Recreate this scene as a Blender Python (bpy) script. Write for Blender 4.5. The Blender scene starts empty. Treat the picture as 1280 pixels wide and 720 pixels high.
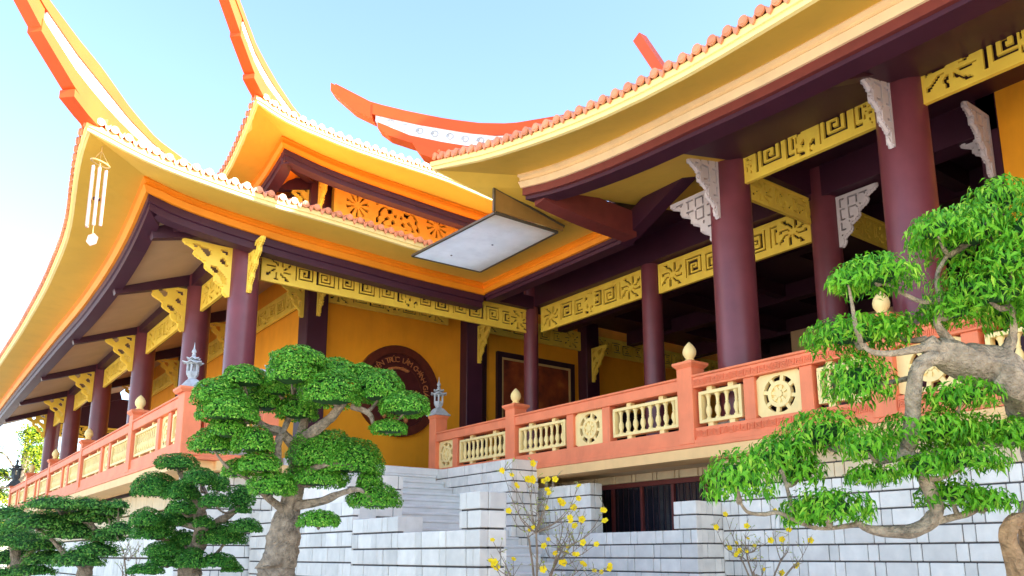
import bpy, bmesh, math, random
import numpy as np
from mathutils import Vector, Matrix, noise
random.seed(11); rng = np.random.default_rng(5)
R = math.radians
sc = bpy.context.scene
col = sc.collection

# ------------------------------------------------------------------ camera, world, sun, exposure
HEAD = R(53.36); PITCH = math.atan(211/1027.0)
cam_d = bpy.data.cameras.new('camera'); cam = bpy.data.objects.new('camera', cam_d); col.objects.link(cam)
cam_d.sensor_width = 36.0; cam_d.lens = 36.0*1027/1280; cam_d.shift_y = 124/1280.0
cam_d.clip_start = 0.05; cam_d.clip_end = 3000
fwd = Vector((math.cos(HEAD)*math.cos(PITCH), math.sin(HEAD)*math.cos(PITCH), math.sin(PITCH)))
cam.location = (0, 0, 0); cam.rotation_euler = fwd.to_track_quat('-Z', 'Y').to_euler()
sc.camera = cam

SUN_AZ = math.atan2(-0.80, 0.60)      # direction towards the sun in the XY plane (behind and right of the camera)
SUN_EL = R(27)
w = bpy.data.worlds.new('World'); sc.world = w; w.use_nodes = True
nt = w.node_tree; bg = nt.nodes['Background']
sky = nt.nodes.new('ShaderNodeTexSky'); sky.sky_type = 'NISHITA'; sky.sun_disc = False
sky.sun_elevation = SUN_EL; sky.sun_rotation = math.pi/2 - SUN_AZ
sky.altitude = 0; sky.air_density = 1.0; sky.dust_density = 0.7; sky.ozone_density = 1.6
nt.links.new(sky.outputs['Color'], bg.inputs['Color']); bg.inputs['Strength'].default_value = 0.095
sd = bpy.data.lights.new('sun', 'SUN'); sd.energy = 4.2; sd.angle = R(0.53); sd.color = (1.0, 0.92, 0.78)
sun = bpy.data.objects.new('sun', sd); col.objects.link(sun)
sdir = Vector((math.cos(SUN_AZ)*math.cos(SUN_EL), math.sin(SUN_AZ)*math.cos(SUN_EL), math.sin(SUN_EL)))
sun.rotation_euler = sdir.to_track_quat('Z', 'Y').to_euler(); sun.location = (5, -10, 30)
sc.view_settings.view_transform = 'Standard'; sc.view_settings.look = 'None'
sc.view_settings.exposure = 2.62; sc.view_settings.gamma = 1.0
sc.cycles.max_bounces = 8; sc.cycles.diffuse_bounces = 5

# ------------------------------------------------------------------ materials
def s2l(c):
    return tuple(((x/255)/12.92 if x/255 <= .04045 else ((x/255+.055)/1.055)**2.4) for x in c)
def mat(name, rgb, rough=.6, var=.12, scale=3.0, bump=.15, bscale=40, rand=0.0, dirt=0.0, spec=.4, island=None, trans=0.0, coat=0.0):
    m = bpy.data.materials.new(name); m.use_nodes = True; t = m.node_tree; b = t.nodes['Principled BSDF']
    N = t.nodes.new; L = t.links.new
    c = s2l(rgb)
    tc = N('ShaderNodeTexCoord'); geo = N('ShaderNodeNewGeometry')
    n1 = N('ShaderNodeTexNoise'); n1.inputs['Scale'].default_value = scale; n1.inputs['Detail'].default_value = 6
    L(geo.outputs['Position'], n1.inputs['Vector'])
    ramp = N('ShaderNodeValToRGB'); e = ramp.color_ramp.elements
    e[0].position = .3; e[1].position = .72
    e[0].color = tuple(x*(1-var) for x in c)+(1,); e[1].color = tuple(min(1, x*(1+var)) for x in c)+(1,)
    L(n1.outputs['Fac'], ramp.inputs['Fac']); out = ramp.outputs['Color']
    if island:
        cr = N('ShaderNodeValToRGB'); el = cr.color_ramp.elements
        for i, (p, cc) in enumerate(island):
            if i < 2: el[i].position = p; el[i].color = s2l(cc)+(1,)
            else:
                q = el.new(p); q.color = s2l(cc)+(1,)
        L(geo.outputs['Random Per Island'], cr.inputs['Fac'])
        mx = N('ShaderNodeMixRGB'); mx.blend_type = 'MIX'; mx.inputs['Fac'].default_value = .75
        L(out, mx.inputs['Color1']); L(cr.outputs['Color'], mx.inputs['Color2']); out = mx.outputs['Color']
    if rand:
        oi = N('ShaderNodeObjectInfo'); mr = N('ShaderNodeMapRange')
        mr.inputs['To Min'].default_value = 1-rand; mr.inputs['To Max'].default_value = 1+rand*.4
        L(oi.outputs['Random'], mr.inputs['Value'])
        hs = N('ShaderNodeHueSaturation'); L(mr.outputs['Result'], hs.inputs['Value']); L(out, hs.inputs['Color']); out = hs.outputs['Color']
    if dirt:
        n2 = N('ShaderNodeTexNoise'); n2.inputs['Scale'].default_value = 1.3; n2.inputs['Detail'].default_value = 9; n2.inputs['Roughness'].default_value = .7
        mp = N('ShaderNodeMapping'); mp.inputs['Scale'].default_value = (2.2, 2.2, .5); L(geo.outputs['Position'], mp.inputs['Vector']); L(mp.outputs['Vector'], n2.inputs['Vector'])
        r2 = N('ShaderNodeValToRGB'); r2.color_ramp.elements[0].position = .48; r2.color_ramp.elements[1].position = .75
        r2.color_ramp.elements[0].color = (0, 0, 0, 1); r2.color_ramp.elements[1].color = (dirt, dirt, dirt, 1)
        L(n2.outputs['Fac'], r2.inputs['Fac'])
        mx = N('ShaderNodeMixRGB'); L(r2.outputs['Color'], mx.inputs['Fac']); L(out, mx.inputs['Color1'])
        mx.inputs['Color2'].default_value = tuple(x*.55 for x in c)+(1,); out = mx.outputs['Color']
    L(out, b.inputs['Base Color'])
    b.inputs['Roughness'].default_value = rough; b.inputs['Specular IOR Level'].default_value = spec
    b.inputs['Coat Weight'].default_value = coat; b.inputs['Coat Roughness'].default_value = .25
    if bump:
        n3 = N('ShaderNodeTexNoise'); n3.inputs['Scale'].default_value = bscale; n3.inputs['Detail'].default_value = 5
        L(geo.outputs['Position'], n3.inputs['Vector'])
        bp = N('ShaderNodeBump'); bp.inputs['Strength'].default_value = bump; bp.inputs['Distance'].default_value = .035 if 'bark' in name else .01
        L(n3.outputs['Fac'], bp.inputs['Height']); L(bp.outputs['Normal'], b.inputs['Normal'])
    if trans:
        tr = N('ShaderNodeBsdfTranslucent'); ms = N('ShaderNodeMixShader'); ms.inputs['Fac'].default_value = trans
        L(out, tr.inputs['Color']); L(b.outputs['BSDF'], ms.inputs[1]); L(tr.outputs['BSDF'], ms.inputs[2])
        L(ms.outputs['Shader'], t.nodes['Material Output'].inputs['Surface'])
    return m

M = dict(
 wall=mat('orange_wall_paint', (248,164,30), .8, .09, 1.2, .08, 60, dirt=.22),
 column=mat('maroon_column_paint', (112,54,64), .4, .14, 2.5, .05, 30, coat=.15, dirt=.3),
 beam=mat('dark_maroon_beam_paint', (66,29,48), .5, .12, 2.0, .05, 40),
 soffit=mat('mustard_soffit_paint', (226,184,72), .7, .05, .9, .06, 60, dirt=.18),
 ceil=mat('beige_ceiling_plaster', (205,172,132), .8, .06, 1.5, .06, 60, dirt=.12),
 mold=mat('orange_moulding_paint', (238,142,22), .55, .08, 2.0, .06, 50),
 cream=mat('cream_moulding_paint', (236,206,160), .6, .07, 2.5, .08, 60, dirt=.2),
 fascia=mat('pale_yellow_fascia', (246,222,146), .6, .06, 3, .1, 60, dirt=.16),
 gold=mat('ochre_yellow_fretwork_paint', (252,212,82), .5, .1, 4, .08, 60, dirt=.12),
 goldlight=mat('lightened_gold_panel_paint', (250,214,96), .5, .08, 4, .08, 60, dirt=.1),  # paler copy of the fretwork gold, to look brighter under orange bounce
 grey=mat('grey_white_bracket_plaster', (206,196,200), .65, .08, 4, .1, 60, dirt=.2),
 coral=mat('coral_balustrade_paint', (238,134,92), .65, .10, 2.5, .1, 60, dirt=.35),
 creampanel=mat('cream_baluster_paint', (250,222,154), .65, .08, 4, .08, 60, dirt=.3),
 tile=mat('terracotta_glazed_tile', (230,146,102), .35, .15, 6, .08, 40, rand=.18),
 rooftile=mat('bounce_tuned_roof_tile', (234,188,124), .4, .15, 6, .08, 40),  # unseen roof tops; ochre picked to make the bounce above less red
 hip=mat('orange_hip_ridge_paint', (216,84,26), .5, .08, 2, .06, 40, dirt=.1),
 white=mat('white_relief_band', (236,232,232), .6, .08, 4, .2, 14, dirt=.1),
 stone=mat('white_granite_block', (236,229,219), .75, .10, 5, .35, 55, rand=.16, dirt=.12),
 stonewarm=mat('warm_granite_block', (226,204,168), .75, .10, 5, .35, 55, rand=.15, dirt=.15),  # beige stone; also carries painted slab bounce on the right wall
 mortar=mat('dark_mortar', (84,78,76), .9, .2, 8, .3, 60),
 step=mat('white_granite_step', (226,225,222), .7, .07, 4, .25, 60, rand=.06, dirt=.12),
 floor=mat('terrace_floor_tile', (170,140,118), .5, .1, 2, .1, 30),
 slabc=mat('cream_orange_slab_paint', (240,194,132), .65, .07, 2, .08, 50, dirt=.2),
 lantern=mat('grey_granite_lantern', (178,184,190), .75, .2, 10, .3, 70),
 darklantern=mat('dark_weathered_lantern', (84,92,98), .8, .2, 10, .3, 70),
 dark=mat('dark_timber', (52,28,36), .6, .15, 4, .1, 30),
 frame=mat('red_brown_window_frame', (112,48,44), .55, .12, 5, .1, 40),
 panelw=mat('white_polycarbonate_sheet', (246,250,242), .35, .05, 3, .03, 30, dirt=.22, trans=.8),
 metal=mat('dark_grey_metal_frame', (92,84,70), .45, .12, 6, .06, 40, dirt=.2),
 bronze=mat('brown_sheet_metal', (168,130,70), .5, .1, 5, .05, 30, dirt=.25),
 chime=mat('pink_white_chime_tube', (206,160,150), .3, .05, 5, 0, spec=.7),
 brass=mat('pale_brass', (206,172,112), .35, .08, 5, 0),
 plaque=mat('dark_carved_wood', (76,28,30), .45, .2, 6, .2, 30),
 plaquered=mat('red_brown_carved_rim', (92,38,26), .5, .2, 8, .4, 24),
 letter=mat('gilt_brown_lettering', (186,116,70), .5, .1, 9, .05, 40),
 bark=mat('grey_bonsai_bark', (158,142,124), .95, .45, 16, 1.0, 46, dirt=.6, spec=.15),
 barkbrown=mat('brown_root_bark', (178,144,108), .95, .45, 12, 1.0, 36, dirt=.5, spec=.15),
 barkpale=mat('pale_mottled_bark', (176,158,136), .95, .42, 18, 1.0, 46, dirt=.6, spec=.15),
 twig=mat('grey_brown_twig', (140,122,104), .9, .2, 20, .3, 60),
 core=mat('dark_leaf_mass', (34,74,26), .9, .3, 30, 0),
 leafA=mat('clipped_ficus_leaf', (92,160,48), .55, .15, 8, 0, spec=.25, trans=.25, island=[(0,(46,110,28)),(1,(184,226,92)),(.45,(88,162,46)),(.8,(130,198,64))]),
 leafB=mat('dark_topiary_leaf', (64,130,50), .6, .15, 8, 0, spec=.2, trans=.22, island=[(0,(38,92,34)),(1,(150,200,84)),(.5,(66,134,48)),(.85,(104,166,62))]),
 leafC=mat('juniper_needle_tuft', (78,138,58), .65, .15, 8, 0, spec=.2, trans=.2, island=[(0,(44,100,44)),(1,(160,196,92)),(.5,(82,142,58)),(.85,(118,170,70))]),
 leafD=mat('drooping_glossy_leaf', (90,160,34), .45, .12, 8, 0, trans=.32, spec=.3, island=[(0,(44,118,18)),(1,(206,238,84)),(.45,(96,174,30)),(.8,(148,214,50))]),
 leafE=mat('sunlit_yellow_green_leaf', (124,150,20), .5, .15, 8, 0, trans=.35, island=[(0,(76,112,8)),(1,(176,170,12)),(.5,(122,140,8))]),
 petal=mat('yellow_blossom_petal', (250,216,10), .5, .06, 8, 0, trans=.2),
 bud=mat('pale_green_bud_leaf', (176,190,90), .5, .1, 8, 0, trans=.2),
 ground=mat('pale_paving', (206,196,180), .85, .1, .8, .2, 20),
 soil=mat('planter_soil', (110,88,66), .95, .2, 5, .5, 20),
 glass=mat('dark_window_glass', (30,30,42), .15, .2, 3, 0, spec=.6),
)
def painting_mat():
    m = bpy.data.materials.new('mural_paint'); m.use_nodes = True; t = m.node_tree; b = t.nodes['Principled BSDF']
    g = t.nodes.new('ShaderNodeNewGeometry'); n = t.nodes.new('ShaderNodeTexNoise'); n.inputs['Scale'].default_value = 1.6; n.inputs['Detail'].default_value = 7
    r = t.nodes.new('ShaderNodeValToRGB'); e = r.color_ramp.elements
    e[0].position = .3; e[0].color = s2l((60,26,34))+(1,); e[1].position = .75; e[1].color = s2l((206,120,60))+(1,)
    q = e.new(.5); q.color = s2l((150,70,40))+(1,)
    t.links.new(g.outputs['Position'], n.inputs['Vector']); t.links.new(n.outputs['Fac'], r.inputs['Fac']); t.links.new(r.outputs['Color'], b.inputs['Base Color'])
    b.inputs['Roughness'].default_value = .4
    return m
M['mural'] = painting_mat()

# ------------------------------------------------------------------ object helpers
W = {}                                   # world location of every parent
def thing(name, label, cat, loc=(0,0,0), group=None):
    o = bpy.data.objects.new(name, None); col.objects.link(o); o.location = loc; o.empty_display_size = .3
    o['label'] = label; o['category'] = cat
    if group: o['group'] = group
    W[o] = Vector(loc); return o
def tag(o, label, cat, group=None):
    o['label'] = label; o['category'] = cat
    if group: o['group'] = group
    return o
class MB:
    def __init__(s): s.v = []; s.f = []
    def add(s, vs, fs):
        k = len(s.v); s.v += [tuple(v) for v in vs]; s.f += [tuple(i+k for i in f) for f in fs]; return s
    def box(s, x0, x1, y0, y1, z0, z1):
        return s.add([(x0,y0,z0),(x1,y0,z0),(x1,y1,z0),(x0,y1,z0),(x0,y0,z1),(x1,y0,z1),(x1,y1,z1),(x0,y1,z1)],
                     [(0,3,2,1),(4,5,6,7),(0,1,5,4),(1,2,6,5),(2,3,7,6),(3,0,4,7)])
    def bbox(s, x0, x1, y0, y1, z0, z1, b=.01):     # box with chamfered edges
        X=(x0,x1);Y=(y0,y1);Z=(z0,z1); vs=[];idx={}
        for i in (0,1):
            for j in (0,1):
                for k in (0,1):
                    sx,sy,sz=1-2*i,1-2*j,1-2*k
                    for a,(dx,dy,dz) in enumerate(((0,b,b),(b,0,b),(b,b,0))):
                        idx[i,j,k,a]=len(vs); vs.append((X[i]+sx*dx,Y[j]+sy*dy,Z[k]+sz*dz))
        fs=[]
        for i in (0,1): fs.append([idx[i,0,0,0],idx[i,1,0,0],idx[i,1,1,0],idx[i,0,1,0]])
        for j in (0,1): fs.append([idx[0,j,0,1],idx[1,j,0,1],idx[1,j,1,1],idx[0,j,1,1]])
        for k in (0,1): fs.append([idx[0,0,k,2],idx[1,0,k,2],idx[1,1,k,2],idx[0,1,k,2]])
        for i in (0,1):
            for j in (0,1): fs.append([idx[i,j,0,0],idx[i,j,0,1],idx[i,j,1,1],idx[i,j,1,0]])
        for i in (0,1):
            for k in (0,1): fs.append([idx[i,0,k,0],idx[i,0,k,2],idx[i,1,k,2],idx[i,1,k,0]])
        for j in (0,1):
            for k in (0,1): fs.append([idx[0,j,k,1],idx[0,j,k,2],idx[1,j,k,2],idx[1,j,k,1]])
        for i in (0,1):
            for j in (0,1):
                for k in (0,1): fs.append([idx[i,j,k,0],idx[i,j,k,1],idx[i,j,k,2]])
        return s.add(vs,fs)
    def hull8(s, p):                     # 4 bottom + 4 top corners
        return s.add(p, [(0,3,2,1),(4,5,6,7),(0,1,5,4),(1,2,6,5),(2,3,7,6),(3,0,4,7)])
    def beam(s, a, b, wd, h, up=(0,0,1)):
        a=Vector(a); b=Vector(b); d=(b-a).normalized(); sd=d.cross(Vector(up)).normalized(); u=sd.cross(d).normalized()
        p=[]
        for zz in (-h/2,h/2):
            for q,sg in ((a,-1),(b,-1),(b,1),(a,1)): p.append(q+sd*sg*wd/2+u*zz)
        return s.hull8(p)
    def lathe(s, cx, cy, z0, prof, n=12, rot=0.0):  # prof: (r, z)
        k=len(s.v); vs=[]
        for r,z in prof:
            for i in range(n):
                a=rot+2*math.pi*i/n; vs.append((cx+r*math.cos(a),cy+r*math.sin(a),z0+z))
        fs=[]
        for j in range(len(prof)-1):
            for i in range(n): fs.append((j*n+i,j*n+(i+1)%n,(j+1)*n+(i+1)%n,(j+1)*n+i))
        fs.append(tuple(range(n-1,-1,-1))); fs.append(tuple((len(prof)-1)*n+i for i in range(n)))
        return s.add(vs,fs)
    def tube(s, pts, rad, n=8, wob=0.0):
        P=[Vector(p) for p in pts]; vs=[]; fs=[]
        ref=Vector((.31,.22,.93))
        for j,p in enumerate(P):
            d=(P[min(j+1,len(P)-1)]-P[max(j-1,0)]).normalized(); sd=d.cross(ref)
            if sd.length<.05: sd=d.cross(Vector((1,0,0)))
            sd.normalize(); u=sd.cross(d); r=rad[j] if hasattr(rad,'__len__') else rad
            for i in range(n):
                a=2*math.pi*i/n; rr=r
                if wob: rr*=1+wob*noise.noise(Vector((p.x*4+math.cos(a)*1.1,p.y*4+math.sin(a)*1.1,p.z*4)))+wob*.55*noise.noise(Vector((math.cos(a)*3.2+p.x,math.sin(a)*3.2,p.z*7)))+wob*.3*noise.noise(Vector((math.cos(a)*6,math.sin(a)*6,p.z*22+p.x*9)))
                vs.append(p+sd*rr*math.cos(a)+u*rr*math.sin(a))
        for j in range(len(P)-1):
            for i in range(n): fs.append((j*n+i,j*n+(i+1)%n,(j+1)*n+(i+1)%n,(j+1)*n+i))
        fs.append(tuple(range(n-1,-1,-1))); fs.append(tuple((len(P)-1)*n+i for i in range(n)))
        return s.add(vs,fs)
    def grid(s, rows, flip=False):       # list of equal-length point rows
        n=len(rows[0]); vs=[p for r in rows for p in r]; fs=[]
        for j in range(len(rows)-1):
            for i in range(n-1):
                f=(j*n+i,j*n+i+1,(j+1)*n+i+1,(j+1)*n+i); fs.append(f[::-1] if flip else f)
        return s.add(vs,fs)
    def sweep(s, path, prof, out):       # prof: (outward, z) closed loop; out: outward unit vector per path point
        rows=[[ (p[0]+o[0]*a, p[1]+o[1]*a, p[2]+z) for a,z in list(prof)+[prof[0]]] for p,o in zip(path,out)]
        s.grid(rows); n=len(prof)
        s.add(rows[0][:-1],[tuple(range(n))]); s.add(rows[-1][:-1],[tuple(range(n-1,-1,-1))]); return s
    def mesh(s, name, m, smooth=False, off=(0,0,0)):
        me=bpy.data.meshes.new(name)
        o=Vector(off); me.from_pydata([(v[0]-o.x,v[1]-o.y,v[2]-o.z) for v in s.v],[],s.f)
        bm=bmesh.new(); bm.from_mesh(me); bmesh.ops.triangulate(bm,faces=[f for f in bm.faces if len(f.verts)>6]); bmesh.ops.recalc_face_normals(bm,faces=bm.faces); bm.to_mesh(me); bm.free()
        if isinstance(m,(list,tuple)):
            for q in m: me.materials.append(q)
        else: me.materials.append(m)
        if smooth:
            me.polygons.foreach_set('use_smooth',[True]*len(me.polygons))
            me.set_sharp_from_angle(angle=R(40))
        return me
def part(name, mb, m, parent, smooth=False, **kw):        # mesh given in world coordinates, hung under parent
    off=W[parent] if parent else Vector((0,0,0))
    o=bpy.data.objects.new(name, mb.mesh(name,m,smooth,off)); col.objects.link(o)
    if parent: o.parent=parent
    W[o]=Vector(off)
    for k,v in kw.items(): o[k]=v
    return o
def inst(name, me, parent, loc, rotz=0, scale=(1,1,1), **kw):
    o=bpy.data.objects.new(name, me); col.objects.link(o)
    o.location=Vector(loc)-(W[parent] if parent else Vector((0,0,0))); o.rotation_euler=(0,0,rotz); o.scale=scale
    if parent: o.parent=parent
    W[o]=Vector(loc)
    for k,v in kw.items(): o[k]=v
    return o
def interp(pl, n):                       # resample polyline by arc length
    P=np.array(pl,float); d=np.r_[0,np.cumsum(np.linalg.norm(np.diff(P,axis=0),axis=1))]; t=np.linspace(0,d[-1],n)
    return [tuple(np.interp(t,d,P[:,k]) for k in range(3)) for t in t]
def smoothed(pl, n):                     # chord-length Hermite spline through the points
    P=[Vector(p) for p in pl]; out=[]; L=[(P[i+1]-P[i]).length for i in range(len(P)-1)]; T=[]
    for i in range(len(P)):
        if i==0: T.append((P[1]-P[0])/L[0])
        elif i==len(P)-1: T.append((P[-1]-P[-2])/L[-1])
        else: T.append(((P[i]-P[i-1])/L[i-1]*L[i]+(P[i+1]-P[i])/L[i]*L[i-1])/(L[i]+L[i-1]))
    for i in range(len(P)-1):
        m=max(2,int(n*L[i]))
        for k in range(m):
            t=k/m; h=L[i]
            out.append(tuple(P[i]*(2*t**3-3*t*t+1)+T[i]*h*(t**3-2*t*t+t)+P[i+1]*(3*t*t-2*t**3)+T[i+1]*h*(t**3-t*t)))
    out.append(tuple(P[-1])); return out

# ------------------------------------------------------------------ carved panels from a raster of solid cells
def raster(nx, nz, fn):
    return [[bool(fn(i,j)) for i in range(nx)] for j in range(nz)]
def raster_mb(g, cw, ch, depth, x0=0, z0=0):   # local: x along, y = thickness, z up; merges cells into boxes
    nz=len(g); nx=len(g[0]); used=[[False]*nx for _ in range(nz)]; mb=MB()
    for j in range(nz):
        i=0
        while i<nx:
            if g[j][i] and not used[j][i]:
                e=i
                while e<nx and g[j][e] and not used[j][e]: e+=1
                jj=j+1
                while jj<nz and all(g[jj][k] and not used[jj][k] for k in range(i,e)): jj+=1
                for a in range(j,jj):
                    for k in range(i,e): used[a][k]=True
                mb.box(x0+i*cw,x0+e*cw,-depth/2,depth/2,z0+j*ch,z0+jj*ch); i=e
            else: i+=1
    return mb
KEY=["############",
     "#..........#",
     "#.########.#",
     "#.#......#.#",
     "#.#.####.#.#",
     "#.#.#..#.#.#",
     "#.#.#.##.#.#",
     "#.#.#....#.#",
     "#.#.######.#",
     "#.#........#",
     "#.##########",
     "############"]
def key_solid(i, j):
    u,k=divmod(i,12); r=11-(j%12)
    if u%2: k=11-k; r=11-r
    return KEY[r][k]=='#'
def flower_hole(u, v, petals=8):         # u,v in -1..1: leaf shaped bars between pierced wedges
    r=math.hypot(u,v); a=math.atan2(v,u)+.18*math.sin(r*5); q=max(abs(u),abs(v))
    p=abs(math.cos(a*petals/2))
    return r>.27 and q<.94 and p<.56-.16*math.cos(r*7.5)
def frieze_mesh(name, L, H, m, depth=.07, cell=.034, endf=1.15, mids=1):
    nz=max(18,int(round(H/cell))); ch=H/nz; nx=int(round(L/cell)); cw=L/nx
    fb=2; fl=max(4,int(nz*endf)); span=nx-2*fl
    def fn(i,j):
        if i<fb or i>=nx-fb or j<fb or j>=nz-fb: return True
        v=(j-nz/2+.5)/(nz/2.-fb); k=None
        if i<fl: k=(i-fb-(fl-fb)/2)/((fl-fb)/2.)
        elif i>=nx-fl: k=(i-(nx-fb-(fl-fb)/2))/((fl-fb)/2.)
        if k is not None:
            if i in (fl-1,nx-fl): return True
            return not flower_hole(k,v)
        for q in range(mids):
            c=fl+span*(q+1)/(mids+1.); hw=nz*.32
            if abs(i-c)<hw:
                if abs(i-c)>hw-1.2: return True
                u=(i-c)/hw; h=noise.noise(Vector((u*2.6+q,v*3.1,7.7)))+.5*math.sin(u*6+v*3)*math.sin(v*7-u*2)
                return h<.16
        jj=int((j-fb)*12/(nz-2*fb)); ii=int((i-fl)*12/(nz-2*fb)*.95)
        return key_solid(ii,jj)
    mb=raster_mb(raster(nx,nz,fn),cw,ch,depth*.7,0,0)
    mb.box(-.002,L+.002,-depth/2,depth/2,-.004,ch*1.5); mb.box(-.002,L+.002,-depth/2,depth/2,H-ch*1.5,H+.004)
    mb.box(-.003,cw*1.6,-depth/2+.001,depth/2-.001,ch*1.5,H-ch*1.5); mb.box(L-cw*1.6,L+.003,-depth/2+.001,depth/2-.001,ch*1.5,H-ch*1.5)
    return mb.mesh(name,m)
def bracket_mesh(name, wd, H, m, depth=.09, n=30, fret=False):     # local: attached along x=0, spreads to +x, hangs from z=0
    ch=H/n; nx=max(8,int(round(wd/ch))); cw=wd/nx
    def fn(i,j):
        u=(i+.5)/nx; v=1-(j+.5)/n                 # v: 0 top .. 1 bottom
        edge=(1-v)**1.15*(.94)+.06+.055*math.sin(v*math.pi*9)*(1-.4*v)
        if u>edge: return False
        if u<2.2/nx or v<2.2/n or u>edge-2.6/nx: return True
        if fret:
            return not ((i%5==2 and j%7>1) or (j%6==3 and i%7<5)) if (i+j)%2 or True else True
        h=noise.noise(Vector((u*6.5+3,v*7.5,1.7)))+.75*math.sin(u*15+5*v)*math.sin(v*17-4*u)
        return h<.16
    mb=raster_mb(raster(nx,n,fn),cw,ch,depth,0,-H)
    # raised scroll edge
    pts=[]
    for k in range(26):
        v=k/25; e=((1-v)**1.15*.94+.06+.055*math.sin(v*math.pi*9)*(1-.4*v))*wd; pts.append((e,0,-v*H))
    mb.tube(pts,.022 if not fret else .034,5)
    return mb.mesh(name,m)

# ------------------------------------------------------------------ stone walls block by block
_blk={}
def block_mesh(L,h,d,m):
    k=(round(L,2),round(h,3),round(d,2),m.name)
    if k not in _blk: _blk[k]=MB().bbox(-L/2,L/2,-d/2,d/2,-h/2,h/2,.008).mesh('stone_block',m)
    return _blk[k]
def stone_face(parent, axis, val, a, b, z0, z1, m, course=.215, long=.42, short=.15, depth=.12, gap=.011, seed=0, back=True):
    """axis 'x': face looks to -x at x=val, running in y from a to b; axis 'y': face looks to -y at y=val, x from a to b"""
    rr=random.Random(seed); n=max(1,int(round((z1-z0)/course))); h=(z1-z0)/n
    if back:
        mb=MB()
        if axis=='x': mb.box(val+.02,val+depth-.004,a+.03,b-.03,z0,z1-.012)
        else: mb.box(a+.03,b-.03,val+.02,val+depth-.004,z0,z1-.012)
        part('mortar_bed',mb,M['mortar'],parent)
    for r in range(n):
        zc=z0+(r+.5)*h; p=a; isL=rr.random()<.5
        first=rr.uniform(.12,.4)
        while p<b-.03:
            Ls=(long if isL else short)
            if p==a: Ls=first
            Ls=min(Ls,b-p)
            if b-(p+Ls)<.07: Ls=b-p
            std=long if Ls>.28 else short
            off=rr.uniform(-.006,.006)
            c=p+Ls/2; sc_=((Ls-gap)/(std-gap),1,1)
            loc=(val+depth/2+off,c,zc) if axis=='x' else (c,val+depth/2+off,zc)
            inst('stone_block',block_mesh(std-gap,h-gap*2,depth,m),parent,loc,R(90) if axis=='x' else 0,sc_)
            p+=Ls; isL=not isL

# ================================================================== ground
gb=MB(); gb.add([(-900,-900,-1.6),(900,-900,-1.6),(900,900,-1.6),(-900,900,-1.6)],[(0,1,2,3)])
g=part('ground',gb,M['ground'],None); g['kind']='structure'; g['label']='pale paved courtyard ground in front of the temple'
FLOOR=1.85

# ================================================================== terrace
ter=thing('terrace','raised temple terrace with cream slab edge and dark basement windows under the balustrades','terrace',(10,15.3,-1.6))
part('floor_slab',MB().box(4.12,30,15.35,45,1.55,FLOOR).box(10.14,30,-8,15.348,1.55,FLOOR),M['floor'],ter)
part('edge_slab',MB().box(9.985,10.6,-8,13.72,1.5,1.668),M['slabc'],ter)
part('edge_slab',MB().box(3.855,4.5,15.02,44,1.5,1.668).box(4.502,5.9,14.88,15.4,1.5,1.668),M['slabc'],ter)
part('slab_soffit',MB().box(10.605,11.5,-8,13.72,1.5,1.546),M['cream'],ter)
# basement window band under the right balustrade
part('basement_wall',MB().box(11.3,11.6,-8,15.2,-1.6,1.548).box(10.5,11.3,13.4,13.7,-1.6,1.49),M['stonewarm'],ter)
wb=MB()
for y in np.arange(8.6,13.4,.78): wb.box(11.17,11.26,y,y+.06,.2,1.27)
wb.box(11.16,11.27,8.45,13.4,1.275,1.36).box(11.16,11.27,8.45,13.4,.12,.2)
wf=part('window_frame',wb,M['frame'],ter)
gl=MB().box(11.22,11.25,8.45,13.4,.2,1.275); part('window_pane',gl,M['glass'],wf)
cb=MB()
for y in np.arange(8.6,13.4,.78):
    for k in range(1,5): cb.box(11.15,11.165,y+.06+k*.144-.008,y+.06+k*.144+.008,.2,1.27)
part('window_bar',cb,M['dark'],wf,kind='stuff')
y=8.44; k=0
while y<13.4:
    L=.44 if k%2==0 else .1
    inst('lintel_stone',block_mesh(L-.02,.15,.14,M['stonewarm']),ter,(11.17,y+L/2,1.437),R(90)); y+=L; k+=1
# left basement, mostly behind the trees
part('basement_wall',MB().box(4.75,5.0,15.5,44,-1.6,1.548),M['dark'],ter)
for r in range(6):
    y=15.5+(r%2)*.35
    while y<38:
        L=1.05 if int(y*7+r)%3 else .55
        inst('basement_stone',block_mesh(L-.03,.46,.2,M['stone'] if r<4 else M['stonewarm']),ter,(4.68,y+L/2,-1.3+r*.5),R(90)); y+=L

# ================================================================== walls of granite blocks
rw=thing('stone_wall','long white granite block wall with dark joints below the wheel panel balustrade, right','stone wall',(10.35,4,-1.6),'granite block walls')
stone_face(rw,'x',10.35,1.6,8.44,-.98,1.06,M['stone'],seed=3)
stone_face(rw,'x',10.36,1.6,8.44,1.06,1.498,M['stonewarm'],seed=4)  # warm bounce off the slab put into the colour of these courses
part('wall_core',MB().box(10.48,11.25,-8,8.42,-1.6,1.49),M['mortar'],rw)
lw=thing('stone_wall','low white granite parapet with raised end block below the dark basement window','stone wall',(9.75,10,-1.6),'granite block walls')
stone_face(lw,'x',9.75,8.43,13.4,-.9,.4,M['stone'],seed=5)
stone_face(lw,'x',9.755,8.43,8.9,.4,.84,M['stone'],seed=6,long=.5)
stone_face(lw,'y',8.446,9.87,10.41,-.9,.84,M['stone'],seed=7,long=.5)
part('wall_core',MB().box(9.86,10.34,8.56,13.4,-1.6,.385).box(9.86,10.34,8.555,8.895,.386,.825),M['stone'],lw)
mw=thing('stone_wall','square topped white granite wall block between stair pier and dark basement window','stone wall',(10.2,12.5,-1.6),'granite block walls')
stone_face(mw,'x',10.2,11.3,13.72,.4,1.33,M['stone'],seed=8,course=.23)
stone_face(mw,'y',11.305,10.32,10.5,.4,1.33,M['stone'],seed=9,course=.23)
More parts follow.
